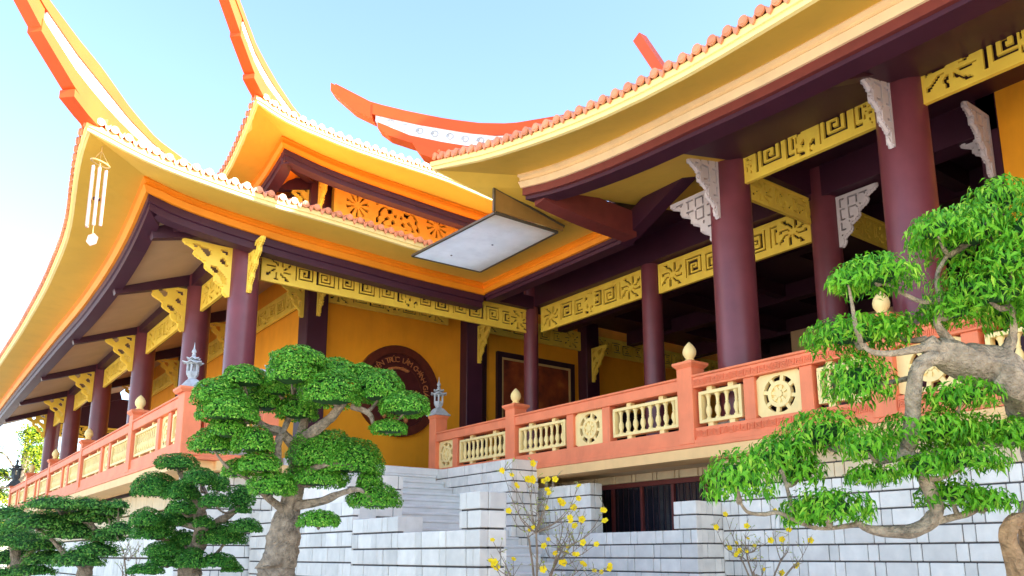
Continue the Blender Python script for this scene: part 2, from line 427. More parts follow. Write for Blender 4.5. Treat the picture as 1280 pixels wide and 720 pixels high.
part('wall_core',MB().box(10.32,10.5,11.42,13.72,-1.6,1.325),M['stone'],mw)
rt=thing('stone_wall','stepped white granite retaining wall with tall end pier in front of the stone stairs','stone wall',(5.3,10,-1.6),'granite block walls')
stone_face(rt,'x',5.3,7.73,9.63,-.98,.305,M['stone'],seed=10,course=.214)
stone_face(rt,'x',5.302,7.73,8.17,.305,.735,M['stone'],seed=11,long=.45)
stone_face(rt,'x',5.3,9.63,10.98,-.98,.52,M['stone'],seed=12,course=.214)
stone_face(rt,'x',5.3,10.98,15.2,-.98,.79,M['stone'],seed=13,course=.214)
stone_face(rt,'y',7.735,5.42,5.68,-.98,.735,M['stone'],seed=14)
part('wall_core',MB().box(5.4,5.68,7.86,15.2,-1.6,.29).box(5.4,5.68,7.86,8.165,.291,.725).box(5.4,5.68,9.64,15.2,.291,.51).box(5.4,5.68,10.99,15.2,.511,.78),M['stone'],rt)

# ================================================================== stairs
st=thing('stone_stairs','white granite stairs rising to the orange wall between stone flank walls','stairs',(8,13,-1.6))
for i in range(16):
    y1=15.30-.33*i+.02; zt=FLOOR-.151*(i+1)+.02*0
    mb=MB().bbox(6.72,9.34,y1-.02,y1+.40,zt-.05,zt,.012).box(6.72,9.34,y1+.01,y1+.395,zt-.2,zt-.051)
    part('step',mb,M['step'],st)
part('landing',MB().bbox(5.9,9.99,15.30,15.9,1.70,FLOOR+.006,.012),M['step'],st)
part('flank_core',MB().box(9.48,10.0,12.73,16.4,-1.6,1.83),M['stone'],st); part('flank_core',MB().box(5.7,6.7,12.15,15.24,-1.6,1.29),M['stone'],st)
stone_face(st,'x',9.36,12.6,15.8,-.3,1.84,M['stone'],seed=20,long=.5)
stone_face(st,'y',12.605,9.48,10.02,-.3,1.84,M['stone'],seed=21)
stone_face(st,'y',12.02,5.72,6.7,-.3,1.3,M['stone'],seed=22,long=.6,short=.3)
stone_face(st,'y',15.25,4.0,5.7,-.9,1.49,M['stone'],seed=23)

# ================================================================== balustrades
FIN=[(.0,0),(.075,0),(.085,.02),(.06,.04),(.07,.055),(.105,.11),(.112,.16),(.10,.21),(.075,.255),(.045,.29),(.02,.315),(.0,.33)]
fin_me=None
def wheel_mesh(wd,H,m):
    mb=MB(); t=.07; n=32; Rr=min(wd,H)*.43
    sq=[]; ci=[]
    for k in range(n):
        a=2*math.pi*k/n; c,s=math.cos(a),math.sin(a); q=min((wd/2)/max(abs(c),1e-6),(H/2)/max(abs(s),1e-6))
        sq.append((c*q,s*q)); ci.append((c*Rr,s*Rr))
    vs=[(x,yy,z) for yy in (-t/2,t/2) for ring in (sq,ci) for x,z in ring]; fs=[]
    for k in range(n):
        j=(k+1)%n
        fs+= [(k,j,n+j,n+k),(2*n+k,3*n+k,3*n+j,2*n+j),(n+k,n+j,3*n+j,3*n+k),(k,2*n+k,2*n+j,j)]
    mb.add(vs,fs)
    def ring(r0,r1,y0,y1):
        v=[(math.cos(2*math.pi*k/n)*r,yy,math.sin(2*math.pi*k/n)*r) for yy in (y0,y1) for r in (r0,r1) for k in range(n)]; f=[]
        for k in range(n):
            j=(k+1)%n; f+=[(k,j,n+j,n+k),(2*n+k,3*n+k,3*n+j,2*n+j),(k,2*n+k,2*n+j,j),(n+k,n+j,3*n+j,3*n+k)]
        mb.add(v,f)
    def disc(r,y0,y1,q=24):
        v=[(math.cos(2*math.pi*k/q)*r,yy,math.sin(2*math.pi*k/q)*r) for yy in (y0,y1) for k in range(q)]
        mb.add(v,[tuple(range(q)),tuple(range(2*q-1,q-1,-1))]+[(k,(k+1)%q,q+(k+1)%q,q+k) for k in range(q)])
    disc(Rr*.60,-.012,.006); ring(Rr*.5,Rr*.72,-.04,.04); disc(Rr*.18,-.045,.045,16)
    for k in range(8):
        a=2*math.pi*k/8+.2; c,s=math.cos(a),math.sin(a)
        mb.beam((c*Rr*.1,0,s*Rr*.1),(c*Rr*.55,0,s*Rr*.55),.05,.05,(0,1,0))
        mb.beam((c*Rr*.68,0,s*Rr*.68),(c*Rr*1.03,0,s*Rr*1.03),.055,Rr*.2,(0,1,0))
        a2=a+math.pi/8; c,s=math.cos(a2),math.sin(a2)
    return mb.mesh('wheel_panel',m)
VASE=[(.052,0),(.052,.03),(.03,.05),(.036,.08),(.056,.14),(.05,.2),(.026,.26),(.034,.28),(.026,.30),(.03,.36),(.036,.40),(.052,.425),(.052,.45)]
vase_me=MB().lathe(0,0,0,[(r*.9,z*.9) for r,z in VASE],10).mesh('baluster',M['creampanel'],True)
def balustrade(parent, axis, at, posts, panels, fret=None, out=-1):
    """axis 'y': runs along y with its outer face at x=at. posts: (pos, kind, width); panels: (a, b, kind)"""
    global fin_me
    def B(mb,a,b,d0,d1,z0,z1,bev=0):
        f=(lambda *q: mb.bbox(*q,bev)) if bev else mb.box
        return f(at+d0,at+d1,a,b,z0,z1) if axis=='y' else f(a,b,at+d0,at+d1,z0,z1)
    rot=R(90) if axis=='y' else 0
    P=lambda p,d,z:(at+d,p,z) if axis=='y' else (p,at+d,z)
    lo=min(p[0] for p in posts); hi=max(p[0] for p in posts)
    part('base_ledge',B(B(MB(),lo-.15,hi+.15,-.03,.27,1.672,1.735,.008),lo-.14,hi+.14,-.01,.25,1.736,1.79),M['coral'],parent)
    mains=sorted(p[0] for p in posts if p[1]!='sub')
    for a,b in zip(mains[:-1],mains[1:]):
        part('lower_rail',B(MB(),a+.14,b-.14,.02,.22,1.792,1.985),M['coral'],parent)
        r=part('top_rail',B(B(MB(),a+.14,b-.14,.0,.24,2.625,2.80,.006),a+.14,b-.14,-.025,.265,2.802,2.842,.01),M['coral'],parent)
        if fret and a<fret[1] and b>fret[0]:
            for z0,d in ((1.825,.012),(2.645,-.006)):
                L=b-a-.32; nx=int(L/.0105); mb=raster_mb(raster(nx,12,lambda i,j: not key_solid(i,j)),L/nx,.0105,.022)
                fr=inst('fret_relief',mb.mesh('fret_relief',M['coral']),r,P(b-.16 if axis=='y' else a+.16,d,z0),-R(90) if axis=='y' else 0); fr['kind']='stuff'
    for pos,kind,wd in posts:
        if kind=='sub':
            part('stile',B(MB(),pos-wd/2,pos+wd/2,.03,.21,1.986,2.624,.006),M['coral'],parent)
        else:
            top=2.98 if kind=='main' else 3.175 if kind=='lantern' else 2.85
            mb=B(MB(),pos-wd/2,pos+wd/2,-.02,.30,1.738,top,.008); c=P(pos,.14,top)
            if kind=='main':
                mb.lathe(c[0],c[1],top,[(wd*.68,0),(wd*.80,.03),(wd*.92,.06),(wd*.92,.10),(wd*.6,.125),(.0,.14)],4,R(45))
            else:
                mb.lathe(c[0],c[1],top,[(wd*.70,0),(wd*.84,.05),(wd*.84,.09),(0,.095)],4,R(45))
            po=part('post',mb,M['coral'],parent)
            if kind=='main':
                if fin_me is None: fin_me=MB().lathe(0,0,0,FIN,14).mesh('lotus_finial',M['creampanel'],True)
                inst('lotus_finial',fin_me,po,(c[0],c[1],top+.135),0)
    for a,b,kind in panels:
        L=b-a; c=(a+b)/2
        if kind=='wheel':
            inst('wheel_panel',wheel_mesh(L,.632,M['creampanel']),parent,P(c,.12,2.305),rot)
        else:
            mb=MB(); z0,z1=2.05,2.56; e=.055; a2,b2=a+.06,b-.06
            B(mb,a2,b2,.05,.19,z0,z0+e,.005);B(mb,a2,b2,.05,.19,z1-e,z1,.005);B(mb,a2,a2+e,.051,.189,z0+e,z1-e);B(mb,b2-e,b2,.051,.189,z0+e,z1-e)
            for q in (.25,.75):
                p=a2+(b2-a2)*q; B(mb,p-.05,p+.05,.07,.17,1.984,z0);B(mb,p-.05,p+.05,.07,.17,z1,2.626)
            pn=part('baluster_panel',mb,M['creampanel'],parent)
            n=max(2,int(round((b2-a2-2*e)/.175)))
            for k in range(n):
                p=a2+e+(b2-a2-2*e)*(k+.5)/n
                inst('baluster',vase_me,pn,P(p,.12,z0+e-.003))
rb=thing('balustrade','coral balustrade with cream baluster and wheel panels along the right hall terrace','balustrade',(10,8,1.67),'temple balustrades')
balustrade(rb,'y',10.0,[(16.58,'lantern',.30),(15.66,'sub',.2),(13.5,'main',.32),(11.66,'sub',.2),(10.67,'sub',.2),(8.76,'main',.32),(7.55,'sub',.2),(6.58,'sub',.2),(5.45,'main',.32),(4.35,'sub',.2),(1.9,'main',.32)],
  [(15.76,16.43,'wheel'),(13.66,15.56,'b'),(11.76,13.34,'b'),(10.77,11.56,'wheel'),(8.92,10.57,'b'),(7.65,8.6,'b'),(6.68,7.45,'wheel'),(5.61,6.48,'b'),(4.45,5.29,'wheel'),(2.06,4.25,'b')],fret=(1.9,8.76))
lb=thing('balustrade','coral balustrade running back along the left side of the temple to a dark lantern','balustrade',(3.9,28,1.67),'temple balustrades')
balustrade(lb,'y',3.87,[(15.05,'low',.42),(15.95,'sub',.2),(16.75,'sub',.2),(18.96,'main',.32),(21.24,'sub',.2),(22.19,'sub',.2),(24.81,'main',.32),(27.0,'sub',.2),(28.0,'sub',.2),(30.46,'main',.32),(32.8,'sub',.2),(33.8,'sub',.2),(36.1,'main',.32),(38.3,'sub',.2),(39.2,'sub',.2),(41.3,'low',.32)],
  [(15.27,15.85,'b'),(16.05,16.65,'wheel'),(16.85,18.8,'b'),(19.12,21.14,'b'),(21.34,22.09,'wheel'),(22.29,24.65,'b'),(24.97,26.9,'b'),(27.1,27.9,'wheel'),(28.1,30.3,'b'),(30.62,32.7,'b'),(32.9,33.7,'wheel'),(33.9,35.94,'b'),(36.26,38.2,'b'),(38.4,39.1,'wheel'),(39.3,41.14,'b')])
fb=thing('balustrade','short coral balustrade return behind the clipped bonsai beside the stairs','balustrade',(4.8,14.9,1.67),'temple balustrades')
balustrade(fb,'x',14.9,[(4.35,'sub',.2),(5.45,'low',.30),(4.27,'sub',.02)],[(4.47,5.28,'b')])

# ================================================================== stone lanterns
def lantern(x,y,z,s,m,label):
    t=thing('stone_lantern',label,'stone lantern',(x,y,z),'stone lanterns on balustrade posts')
    base=MB().lathe(x,y,z,[(r*s,h*s) for r,h in [(.36,0),(.36,.035),(.31,.06),(.17,.2),(.11,.24)]],4,R(45)); part('base',base,m,t)
    part('stem',MB().lathe(x,y,z,[(r*s,h*s) for r,h in [(.1,.238),(.1,.27),(.14,.33),(.155,.40),(.15,.42)]],6),m,t)
    cg=MB()
    for k in range(6):
        a=2*math.pi*k/6; cx,cy=x+.125*s*math.cos(a),y+.125*s*math.sin(a); cg.lathe(cx,cy,z+.418*s,[(.026*s,0),(.026*s,.18*s)],6)
    cg.lathe(x,y,z+.598*s,[(.165*s,0),(.165*s,.03*s)],6); part('lamp_cage',cg,m,t)
    def roof(z0,r,h):
        mb=MB(); n=6; vs=[]; 
        for rr,zz in ((.0,h),(.28*r,h*.62),(.62*r,h*.22)):
            for k in range(12): a=2*math.pi*k/12; vs.append((x+rr*s*math.cos(a),y+rr*s*math.sin(a),z0+zz*s))
        for k in range(12):
            a=2*math.pi*k/12; tip=k%2==0; q=r*(1.05 if tip else .86); vs.append((x+q*s*math.cos(a),y+q*s*math.sin(a),z0+(.045 if tip else .0)*s))
        for k in range(12):
            a=2*math.pi*k/12; tip=k%2==0; q=r*(1.05 if tip else .86); vs.append((x+q*s*math.cos(a),y+q*s*math.sin(a),z0+(.02 if tip else -.025)*s))
        for k in range(12): a=2*math.pi*k/12; vs.append((x+.4*r*s*math.cos(a),y+.4*r*s*math.sin(a),z0-.005*s))
        fs=[(j*12+k,j*12+(k+1)%12,(j+1)*12+(k+1)%12,(j+1)*12+k) for j in range(5) for k in range(12)]; fs.append(tuple(60+k for k in range(12)))
        return mb.add(vs,fs)
    part('roof',roof(z+.63*s,.25,.14),m,t)
    part('roof',roof(z+.735*s,.16,.12),m,t)
    part('spire',MB().lathe(x,y,z+.82*s,[(r*s,h*s) for r,h in [(.045,0),(.05,.03),(.03,.05),(.058,.09),(.05,.13),(.022,.18),(.016,.22),(.003,.34)]],10),m,t,smooth=True)
lantern(10.14,16.58,3.27,.83,M['lantern'],'grey stone lantern on the coral post in front of the round plaque')
lantern(4.01,15.05,2.945,.74,M['lantern'],'white stone lantern on the left corner post beside two mauve columns')
lantern(5.45,15.04,2.945,.8,M['lantern'],'stone lantern half hidden behind the top of the big bonsai')
lantern(4.01,41.3,2.945,1.15,M['darklantern'],'small dark lantern at the far left end of the balustrade')

# ================================================================== temple: left pavilion and right hall
pav=thing('temple_pavilion','two tiered orange temple pavilion with upswept eaves and mauve colonnade, left','temple building',(5.24,16.35,FLOOR))
hall=thing('temple_hall','open columned temple hall with projecting porch roof, right of the stairs','temple building',(12.95,10,FLOOR))

def column(parent, x, y, r, z0=FLOOR, z1=7.3, n=28):
    h=z1-z0
    mb=MB().lathe(x,y,z0,[(r*1.0,.24),(r*1.0,.5),(r*.995,h*.5),(r*.97,h)],n)
    c=part('column',mb,M['column'],parent,smooth=True)
    part('column_base',MB().lathe(x,y,z0,[(r*1.45,0),(r*1.45,.06),(r*1.5,.1),(r*1.38,.18),(r*1.12,.24)],n),M['step'],c,smooth=True)
    return c
def frieze(parent, axis, at, a, b, z0, H, mids=1, m='gold', cell=.034, back=True, endf=1.15):
    me=frieze_mesh('frieze_panel',b-a,H,M[m],mids=mids,cell=cell,endf=endf)
    o=inst('frieze_panel',me,parent,(a,at,z0)) if axis=='x' else inst('frieze_panel',me,parent,(at,b,z0),-R(90))
    if back:
        bm=MB().box(.02,b-a-.02,.06,.085,.03,H-.03).mesh('shade_backing',M['dark'])  # dark board added so the pierced holes look shaded
        inst('shade_backing',bm,o,(a,at,z0)) if axis=='x' else inst('shade_backing',bm,o,(at,b,z0))
    return o
BR={}
def bracket(parent, x, y, z, rz, wd=.78, H=.95, m='gold', fret=False):
    k=(wd,H,m,fret)
    if k not in BR: BR[k]=bracket_mesh('corner_bracket',wd,H,M[m],fret=fret)
    return inst('corner_bracket',BR[k],parent,(x,y,z),rz)
def dirs(pts, side, corner=None):         # outward horizontal normal per point of a path; corner: mitred first point
    out=[]
    for i in range(len(pts)):
        a=Vector(pts[max(0,i-1)]); b=Vector(pts[min(len(pts)-1,i+1)]); d=(b-a); n=Vector((d.y,-d.x,0)).normalized()*side; out.append((n.x,n.y))
    if corner: out[0]=corner
    return out

# ---- eaves, soffits, mouldings, tiled roofs
tile_me=None
def make_tile():
    mb=MB(); n=8; r=.064; L=.34
    # round cap roll with its end medallion (faces local -y) and a drip tile tongue on the right
    ring=[(math.cos(math.pi*k/n)*r,math.sin(math.pi*k/n)*r) for k in range(n+1)]
    vs=[(x,0,z+.015) for x,z in ring]+[(x,L,z+.10) for x,z in ring]
    mb.add(vs,[(k,k+1,n+2+k,n+1+k) for k in range(n)])
    q=14; dr=.068
    vs=[(math.cos(2*math.pi*k/q)*dr,yy,math.sin(2*math.pi*k/q)*dr+.012) for yy in (-.03,.0) for k in range(q)]
    mb.add(vs,[tuple(range(q)),tuple(range(2*q-1,q-1,-1))]+[(k,(k+1)%q,q+(k+1)%q,q+k) for k in range(q)])
    vs=[(math.cos(2*math.pi*k/10)*.045,-.042,math.sin(2*math.pi*k/10)*.045+.012) for k in range(10)]+[(math.cos(2*math.pi*k/10)*.055,-.03,math.sin(2*math.pi*k/10)*.055+.012) for k in range(10)]
    mb.add(vs,[tuple(range(10))]+[(k,(k+1)%10,10+(k+1)%10,10+k) for k in range(10)])
    T=[(.07,.03),(.12,-.03),(.17,.03),(.155,-.06),(.12,-.105),(.085,-.06)]
    vs=[(x,yy,z) for yy in (-.015,.012) for x,z in T]
    mb.add(vs,[(0,1,5),(1,2,3),(1,3,4),(1,4,5),(6,11,7),(7,9,8),(7,10,9),(7,11,10)]+[(k,(k+1)%6,6+(k+1)%6,6+k) for k in range(6)])
    mb.add([(.07,0,.03),(.12,0,-.03),(.17,0,.03),(.07,L,.115),(.12,L,.055),(.17,L,.115)],[(0,1,4,3),(1,2,5,4)])
    return mb.mesh('eave_tile',M['tile'])
tile_me=make_tile()
def walk(pts, step):
    P=[Vector(p) for p in pts]; out=[]; d=step*.5; acc=0
    for a,b in zip(P[:-1],P[1:]):
        L=(b-a).length
        while d<=acc+L:
            t=(d-acc)/L; out.append((a.lerp(b,t),(b-a).normalized())); d+=step
        acc+=L
    return out
def eave(parent, roof, pts, side, tiles_to, step=.24, fh=.17, corner=None):
    """cream fascia strip along the eave and the row of eave tiles on top of it. side=+1: outward normal to the right of travel"""
    o=dirs(pts,side,corner)
    f=part('eave_fascia',MB().sweep(pts,[(0,0),(.05,.01),(.05,fh*.42),(.08,fh*.48),(.08,fh),(-.12,fh+.06),(-.12,.07)],o),M['fascia'],parent)
    n=0; rest=MB()
    for p,d in walk(pts,step):
        nx,ny=d.y*side,-d.x*side; rz=math.atan2(ny,nx)+math.pi/2
        loc=(p.x+nx*.10,p.y+ny*.10,p.z+fh+.045)
        if tiles_to is None or n<tiles_to: inst('eave_tile',tile_me,roof,loc,rz)
        n+=1
    return f
def roof_sheet(parent, eave_pts, top_pts, n=10, sag=.9, lift=.2, side=1, ribs=.48):
    E=interp(eave_pts,40); T=interp(top_pts,40); rows=[]
    for k in range(n+1):
        s=k/n; row=[]
        for a,b in zip(E,T):
            z=(a[2]+lift)*(1-s)+b[2]*s-sag*math.sin(math.pi*s)*.35*(1-s*.4); row.append((a[0]*(1-s)+b[0]*s,a[1]*(1-s)+b[1]*s,z))
        rows.append(row)
    mb=MB().grid(rows)
    rf=part('roof',mb,M['rooftile'],parent)
    rb=MB(); L=sum((Vector(E[i+1])-Vector(E[i])).length for i in range(39)); m=int(L/ribs)
    for q in range(m):
        u=(q+.5)/m*39; i=int(u); f=u-i
        pts=[tuple(r[i][c]*(1-f)+r[min(i+1,39)][c]*f+(.03 if c==2 else 0) for c in range(3)) for r in rows]
        rb.tube(pts,.07,6)
    part('tile_roll',rb,M['rooftile'],rf,kind='stuff')
    return rf
def ruled(name, parent, A, B, m, n=30, k=4):
    a=interp(A,n); b=interp(B,n)
    return part(name,MB().grid([[tuple(p[c]*(1-s)+q[c]*s for c in range(3)) for p,q in zip(a,b)] for s in np.linspace(0,1,k)]),m,parent)
def moulding(parent, pts, side, z_top=0, h=.27, m='mold', maroon=True, inset=.0, mh=.30, corner=None):
    o=dirs(pts,side,corner)
    part('eave_moulding',MB().sweep(pts,[(.10,.0),(.12,-.05),(.06,-.08),(.06,-.12),(.10,-.16),(.04,-h),(-.12,-h),(-.12,.0)],o),M[m],parent)
    if maroon: part('eave_beam',MB().sweep(pts,[(-.02,-h),(-.02,-h-mh*.5),(-.06,-h-mh*.55),(-.06,-h-mh),(-.34,-h-mh),(-.34,-h+.03),(-.13,-h)],o),M['beam'],parent)

def hip(parent, c, d, T, bot, top, notch, band, wd=.30):
    """upswept hip ridge from corner c in the horizontal direction d: layers of different reach with steps in the underside"""
    sd=Vector((-d[1],d[0],0)); D=Vector((d[0],d[1],0)); L=math.hypot(*d)
    zb=lambda t: float(np.interp(t,T,bot)); zt=lambda t: float(np.interp(t,T,top))
    def layer(name,t0,t1,lo,hi,w2,m,par,n=22):
        rows=[]
        for t in np.linspace(t0,t1,n):
            p=Vector((c[0],c[1],0))+D*t; a=lo(t); b=hi(t)
            rows.append([tuple(p+sd.normalized()*w2*sx+Vector((0,0,z))) for sx,z in ((-1,a),(1,a),(1,b),(-1,b),(-1,a))])
        mb=MB().grid(rows); mb.add(rows[0][:4],[(0,1,2,3)]); mb.add(rows[-1][:4],[(3,2,1,0)])
        return part(name,mb,m,par)
    n1,n2=notch
    def fr(t,q): return zb(t)+(zt(t)-zb(t))*q
    b0,b1=band
    r=layer('hip_ridge',T[0],T[-1],lambda t: fr(t,b1+.0),lambda t: zt(t),wd*.5,M['hip'],parent,40)
    layer('hip_step',T[0],n2,lambda t: fr(t,.16 if t>n1 else .10),lambda t: fr(t,b0),wd*.47,M['hip'],r)
    layer('hip_step',T[0],n1,lambda t: fr(t,-.02),lambda t: fr(t,.12),wd*.52,M['hip'],r)
    layer('hip_tip',n2-.02,T[-1],lambda t: fr(t,.26),lambda t: fr(t,b1+.01),wd*.42,M['hip'],r)
    bd=layer('relief_band',T[0],n2-.06,lambda t: fr(t,b0),lambda t: fr(t,b1),wd*.40,M['white'],r)
    layer('crest_roll',T[0],T[-1]-.05,lambda t: zt(t)+.0,lambda t: zt(t)+.05,wd*.36,M['hip'],r,40)
    # scroll relief on the band, both sides
    mb=MB()
    for t in np.arange(max(T[0],-2.6),n2-.2,.2):
        for sx in (-1,1):
            p=Vector((c[0],c[1],0))+D*t+sd.normalized()*sx*(wd*.40+.004); zc=fr(t,(b0+b1)/2); rr=(fr(t,b1)-fr(t,b0))*.3
            pts=[tuple(p+D.normalized()*math.cos(a)*rr*(1-a/14)+Vector((0,0,zc+math.sin(a)*rr*(1-a/14)))) for a in np.linspace(0,7.5,14)]
            mb.tube(pts,.016,4)
    part('scroll_relief',mb,M['lantern'],bd,kind='stuff')
    return r

EF=smoothed([(1.87,14.40,6.97),(2.43,14.47,6.83),(3.1,14.55,6.72),(3.82,14.6,6.66),(4.5,14.65,6.62),(5.3,14.7,6.59),(6.15,14.73,6.58),(7.05,14.75,6.55),(8.0,14.76,6.50),(9.75,14.76,6.44)],3)
ES=smoothed([(1.87,14.40,6.97),(1.88,15.07,6.80),(1.97,16.0,6.64),(2.17,17.75,6.50),(2.33,21.2,6.43),(2.38,26,6.41),(2.3,34,6.39),(2.3,44,6.39)],2)
MF=smoothed([(3.08,15.55,6.93),(3.55,15.62,6.83),(4.13,15.65,6.75),(5.12,15.65,6.65),(6.1,15.65,6.58),(7.5,15.65,6.52),(8.7,15.65,6.47),(10.8,15.65,6.44)],2)
MS=smoothed([(3.08,15.55,6.93),(3.11,16.6,6.69),(3.17,18.3,6.54),(3.2,21.5,6.42),(3.15,26.5,6.40),(3.1,34,6.38),(3.1,44,6.38)],2)
rf1=roof_sheet(pav,EF,[(7.4,19.0,8.45),(9,19.0,8.4),(14,19.0,8.4)],side=1)
rf2=roof_sheet(pav,ES,[(7.4,19.0,8.45),(7.4,22,8.4),(7.4,44,8.4)])
eave(pav,rf1,EF,1,60,corner=(-1,-1)); eave(pav,rf2,ES,-1,None,corner=(-1,-1))
ruled('soffit',pav,EF,MF,M['soffit'],40,5); ruled('soffit',pav,ES,MS,M['soffit'],60,5)
moulding(pav,MF,1,corner=(-1,-1)); moulding(pav,MS,-1,corner=(-1,-1))
hip(pav,(1.87,14.40),(-1,-1),[-5.0,-3,-1.2,-.6,0,.45,1.04,1.35,2.0,2.6],[8.2,7.5,7.2,7.1,7.08,7.27,7.74,8.05,8.8,9.6],[8.6,7.9,7.72,7.86,8.12,8.24,8.46,8.66,9.25,9.9],(.45,1.04),(.46,.74),wd=.26)
# ceilings with rafters under the lower eaves
def under(pts,dz,ox,oy): return [(p[0]+ox,p[1]+oy,p[2]+dz) for p in pts]
CF=under(MF,-.50,.1,.30); CS=under(MS,-.50,.3,.1)
ruled('ceiling',pav,CF,[(7.9,19.3,7.6),(13.5,19.3,7.6)],M['ceil'],30,4)
ruled('ceiling',pav,CS,[(7.9,19.3,7.6),(7.9,44,7.6)],M['ceil'],40,4)
colY=[16.35,19.64,24.86,30.8,36.5,41.6]
yy=colY
for y in yy:
    zl=float(np.interp(y,[p[1] for p in MS],[p[2] for p in MS]))
    part('rafter',MB().beam((3.35,y,zl-.52),(7.9,y,7.42),.2,.34),M['beam'],pav)
for x in ():
    zl=float(np.interp(x,[p[0] for p in MF],[p[2] for p in MF]))
    part('rafter',MB().beam((x,15.85,zl-.60),(x,19.3,7.42),.2,.34),M['beam'],pav)
part('rafter',MB().beam((3.75,16.2,6.42),(7.9,19.3,7.42),.2,.3),M['beam'],pav)
# columns, lintels, friezes and brackets of the colonnades
for i,y in enumerate(colY): column(pav,5.24,y,.30 if i else .305)
part('lintel',MB().box(5.0,5.48,16.6,44,6.28,6.62).box(5.5,12.7,16.12,16.5,6.285,6.62),M['beam'],pav)
frieze(pav,'x',16.3,5.56,12.72,5.66,.61,mids=1)
for a,b in zip(colY[:-1],colY[1:]): frieze(pav,'y',5.24,a+.31,b-.31,5.66,.61,mids=1,cell=.05)
for y in colY: bracket(pav,4.95,y,6.22,math.pi,.98,1.05)
bracket(pav,5.24,16.06,6.25,-R(90),.72,1.0)
# inner orange walls behind the verandah
wl=MB().box(7.9,12.55,19.3,19.6,FLOOR,7.75).box(13.5,16.99,19.3,19.6,FLOOR,7.75).box(7.9,8.2,19.601,39,FLOOR,7.75)
part('wall',wl,M['wall'],pav)
part('wall',MB().box(17.7,30,19.3,19.6,4.7,7.75),M['wall'],pav)
part('square_pillar',MB().bbox(7.72,8.28,19.0,19.55,FLOOR,7.7,.02),M['beam'],pav)
part('square_pillar',MB().bbox(12.5,13.05,18.95,19.5,FLOOR,7.7,.02),M['beam'],pav)
part('square_pillar',MB().bbox(17.05,17.6,18.95,19.5,FLOOR,7.7,.02),M['beam'],pav)
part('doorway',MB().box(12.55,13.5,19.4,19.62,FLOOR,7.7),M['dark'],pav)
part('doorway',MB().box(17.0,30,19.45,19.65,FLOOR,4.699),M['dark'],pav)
frieze(pav,'x',19.2,8.3,12.0,6.44,.5,mids=1)
frieze(pav,'x',19.2,13.1,17.0,6.44,.6,mids=1); frieze(pav,'x',19.2,17.65,24.0,6.44,.6,mids=2)
frieze(pav,'y',7.8,19.6,24.6,6.35,.62,mids=1,cell=.05); frieze(pav,'y',7.8,25.1,30.4,6.35,.62,mids=1,cell=.05); frieze(pav,'y',7.8,30.9,38.6,6.35,.62,mids=1,cell=.05)
for y in (24.86,30.8,36.5):
    part('square_pillar',MB().bbox(7.72,8.1,y-.25,y+.25,FLOOR,7.7,.02),M['beam'],pav); bracket(pav,7.7,y,7.0,math.pi,.8,1.0)
bracket(pav,7.72,19.28,6.98,math.pi,.8,1.05); bracket(pav,8.0,19.0,7.0,-R(90),.7,1.05)
bracket(pav,12.9,18.95,6.5,-R(90),.7,1.1); bracket(pav,17.3,18.95,6.5,-R(90),.7,1.1)
part('roof_deck',MB().box(7.5,30,21.6,44.4,8.3,8.45).box(10,30,19.8,21.598,8.3,8.45),M['tile'],pav)
part('end_lintel',MB().box(5.5,24,43.6,44,5.9,7.6),M['beam'],pav)
frieze(pav,'x',43.5,5.6,12.5,5.5,.6,cell=.08)

# ---- upper tier of the pavilion
EU=smoothed([(5.44,16.83,9.90),(5.7,16.86,9.81),(6.14,16.9,9.71),(6.95,16.97,9.65),(8,17.02,9.60),(9.15,17.05,9.60),(10.6,17.05,9.57),(11.9,17.05,9.44),(15,17.05,9.42)],2)
EUS=smoothed([(5.44,16.83,9.90),(5.5,17.6,9.63),(5.68,19.2,9.43),(5.8,22,9.35),(5.8,40,9.35)],2)
MU=smoothed([(6.45,17.85,9.85),(7.4,17.9,9.71),(8.5,17.9,9.6),(9.64,17.9,9.54),(11.1,17.9,9.47),(15,17.9,9.40)],2)
MUS=smoothed([(6.45,17.85,9.85),(6.5,19,9.62),(6.55,22,9.45),(6.55,40,9.4)],2)
rf3=roof_sheet(pav,EU,[(9.5,21.5,12.0),(15,21.5,12.0)]); rf4=roof_sheet(pav,EUS,[(9.5,21.5,12.0),(9.5,36,12.0)])
eave(pav,rf3,EU,1,60,corner=(-1,-1)); eave(pav,rf4,EUS,-1,40,corner=(-1,-1))
ruled('soffit',pav,EU,MU,M['soffit'],40,5); ruled('soffit',pav,EUS,MUS,M['soffit'],50,5)
moulding(pav,MU,1,h=.24,m='mold',mh=.26,corner=(-1,-1)); moulding(pav,MUS,-1,h=.24,m='mold',mh=.26,corner=(-1,-1))
hip(pav,(5.44,16.83),(-1,-1),[-4,-2.4,-1.07,-.4,0,.38,.87,1.35,2.0,2.6],[11.0,10.4,10.2,10.1,10.06,10.23,10.65,11.13,11.9,12.7],[11.4,10.8,10.72,10.80,10.9,11.03,11.42,11.8,12.4,13.0],(.38,.87),(.46,.74),wd=.26)
part('storey_wall',MB().box(8.2,16,19.5,19.7,7.7,10.2).box(8.0,8.2,19.6,39,7.7,10.2),M['beam'],pav)
part('square_pillar',MB().bbox(7.72,8.12,19.15,19.6,7.9,10.2,.015),M['beam'],pav)
part('square_pillar',MB().bbox(12.45,12.85,19.15,19.6,7.9,10.2,.015),M['beam'],pav)
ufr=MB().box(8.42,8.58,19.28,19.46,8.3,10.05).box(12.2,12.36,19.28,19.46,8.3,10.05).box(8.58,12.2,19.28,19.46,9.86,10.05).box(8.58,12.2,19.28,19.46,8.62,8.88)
part('panel_frame',ufr,M['goldlight'],pav)
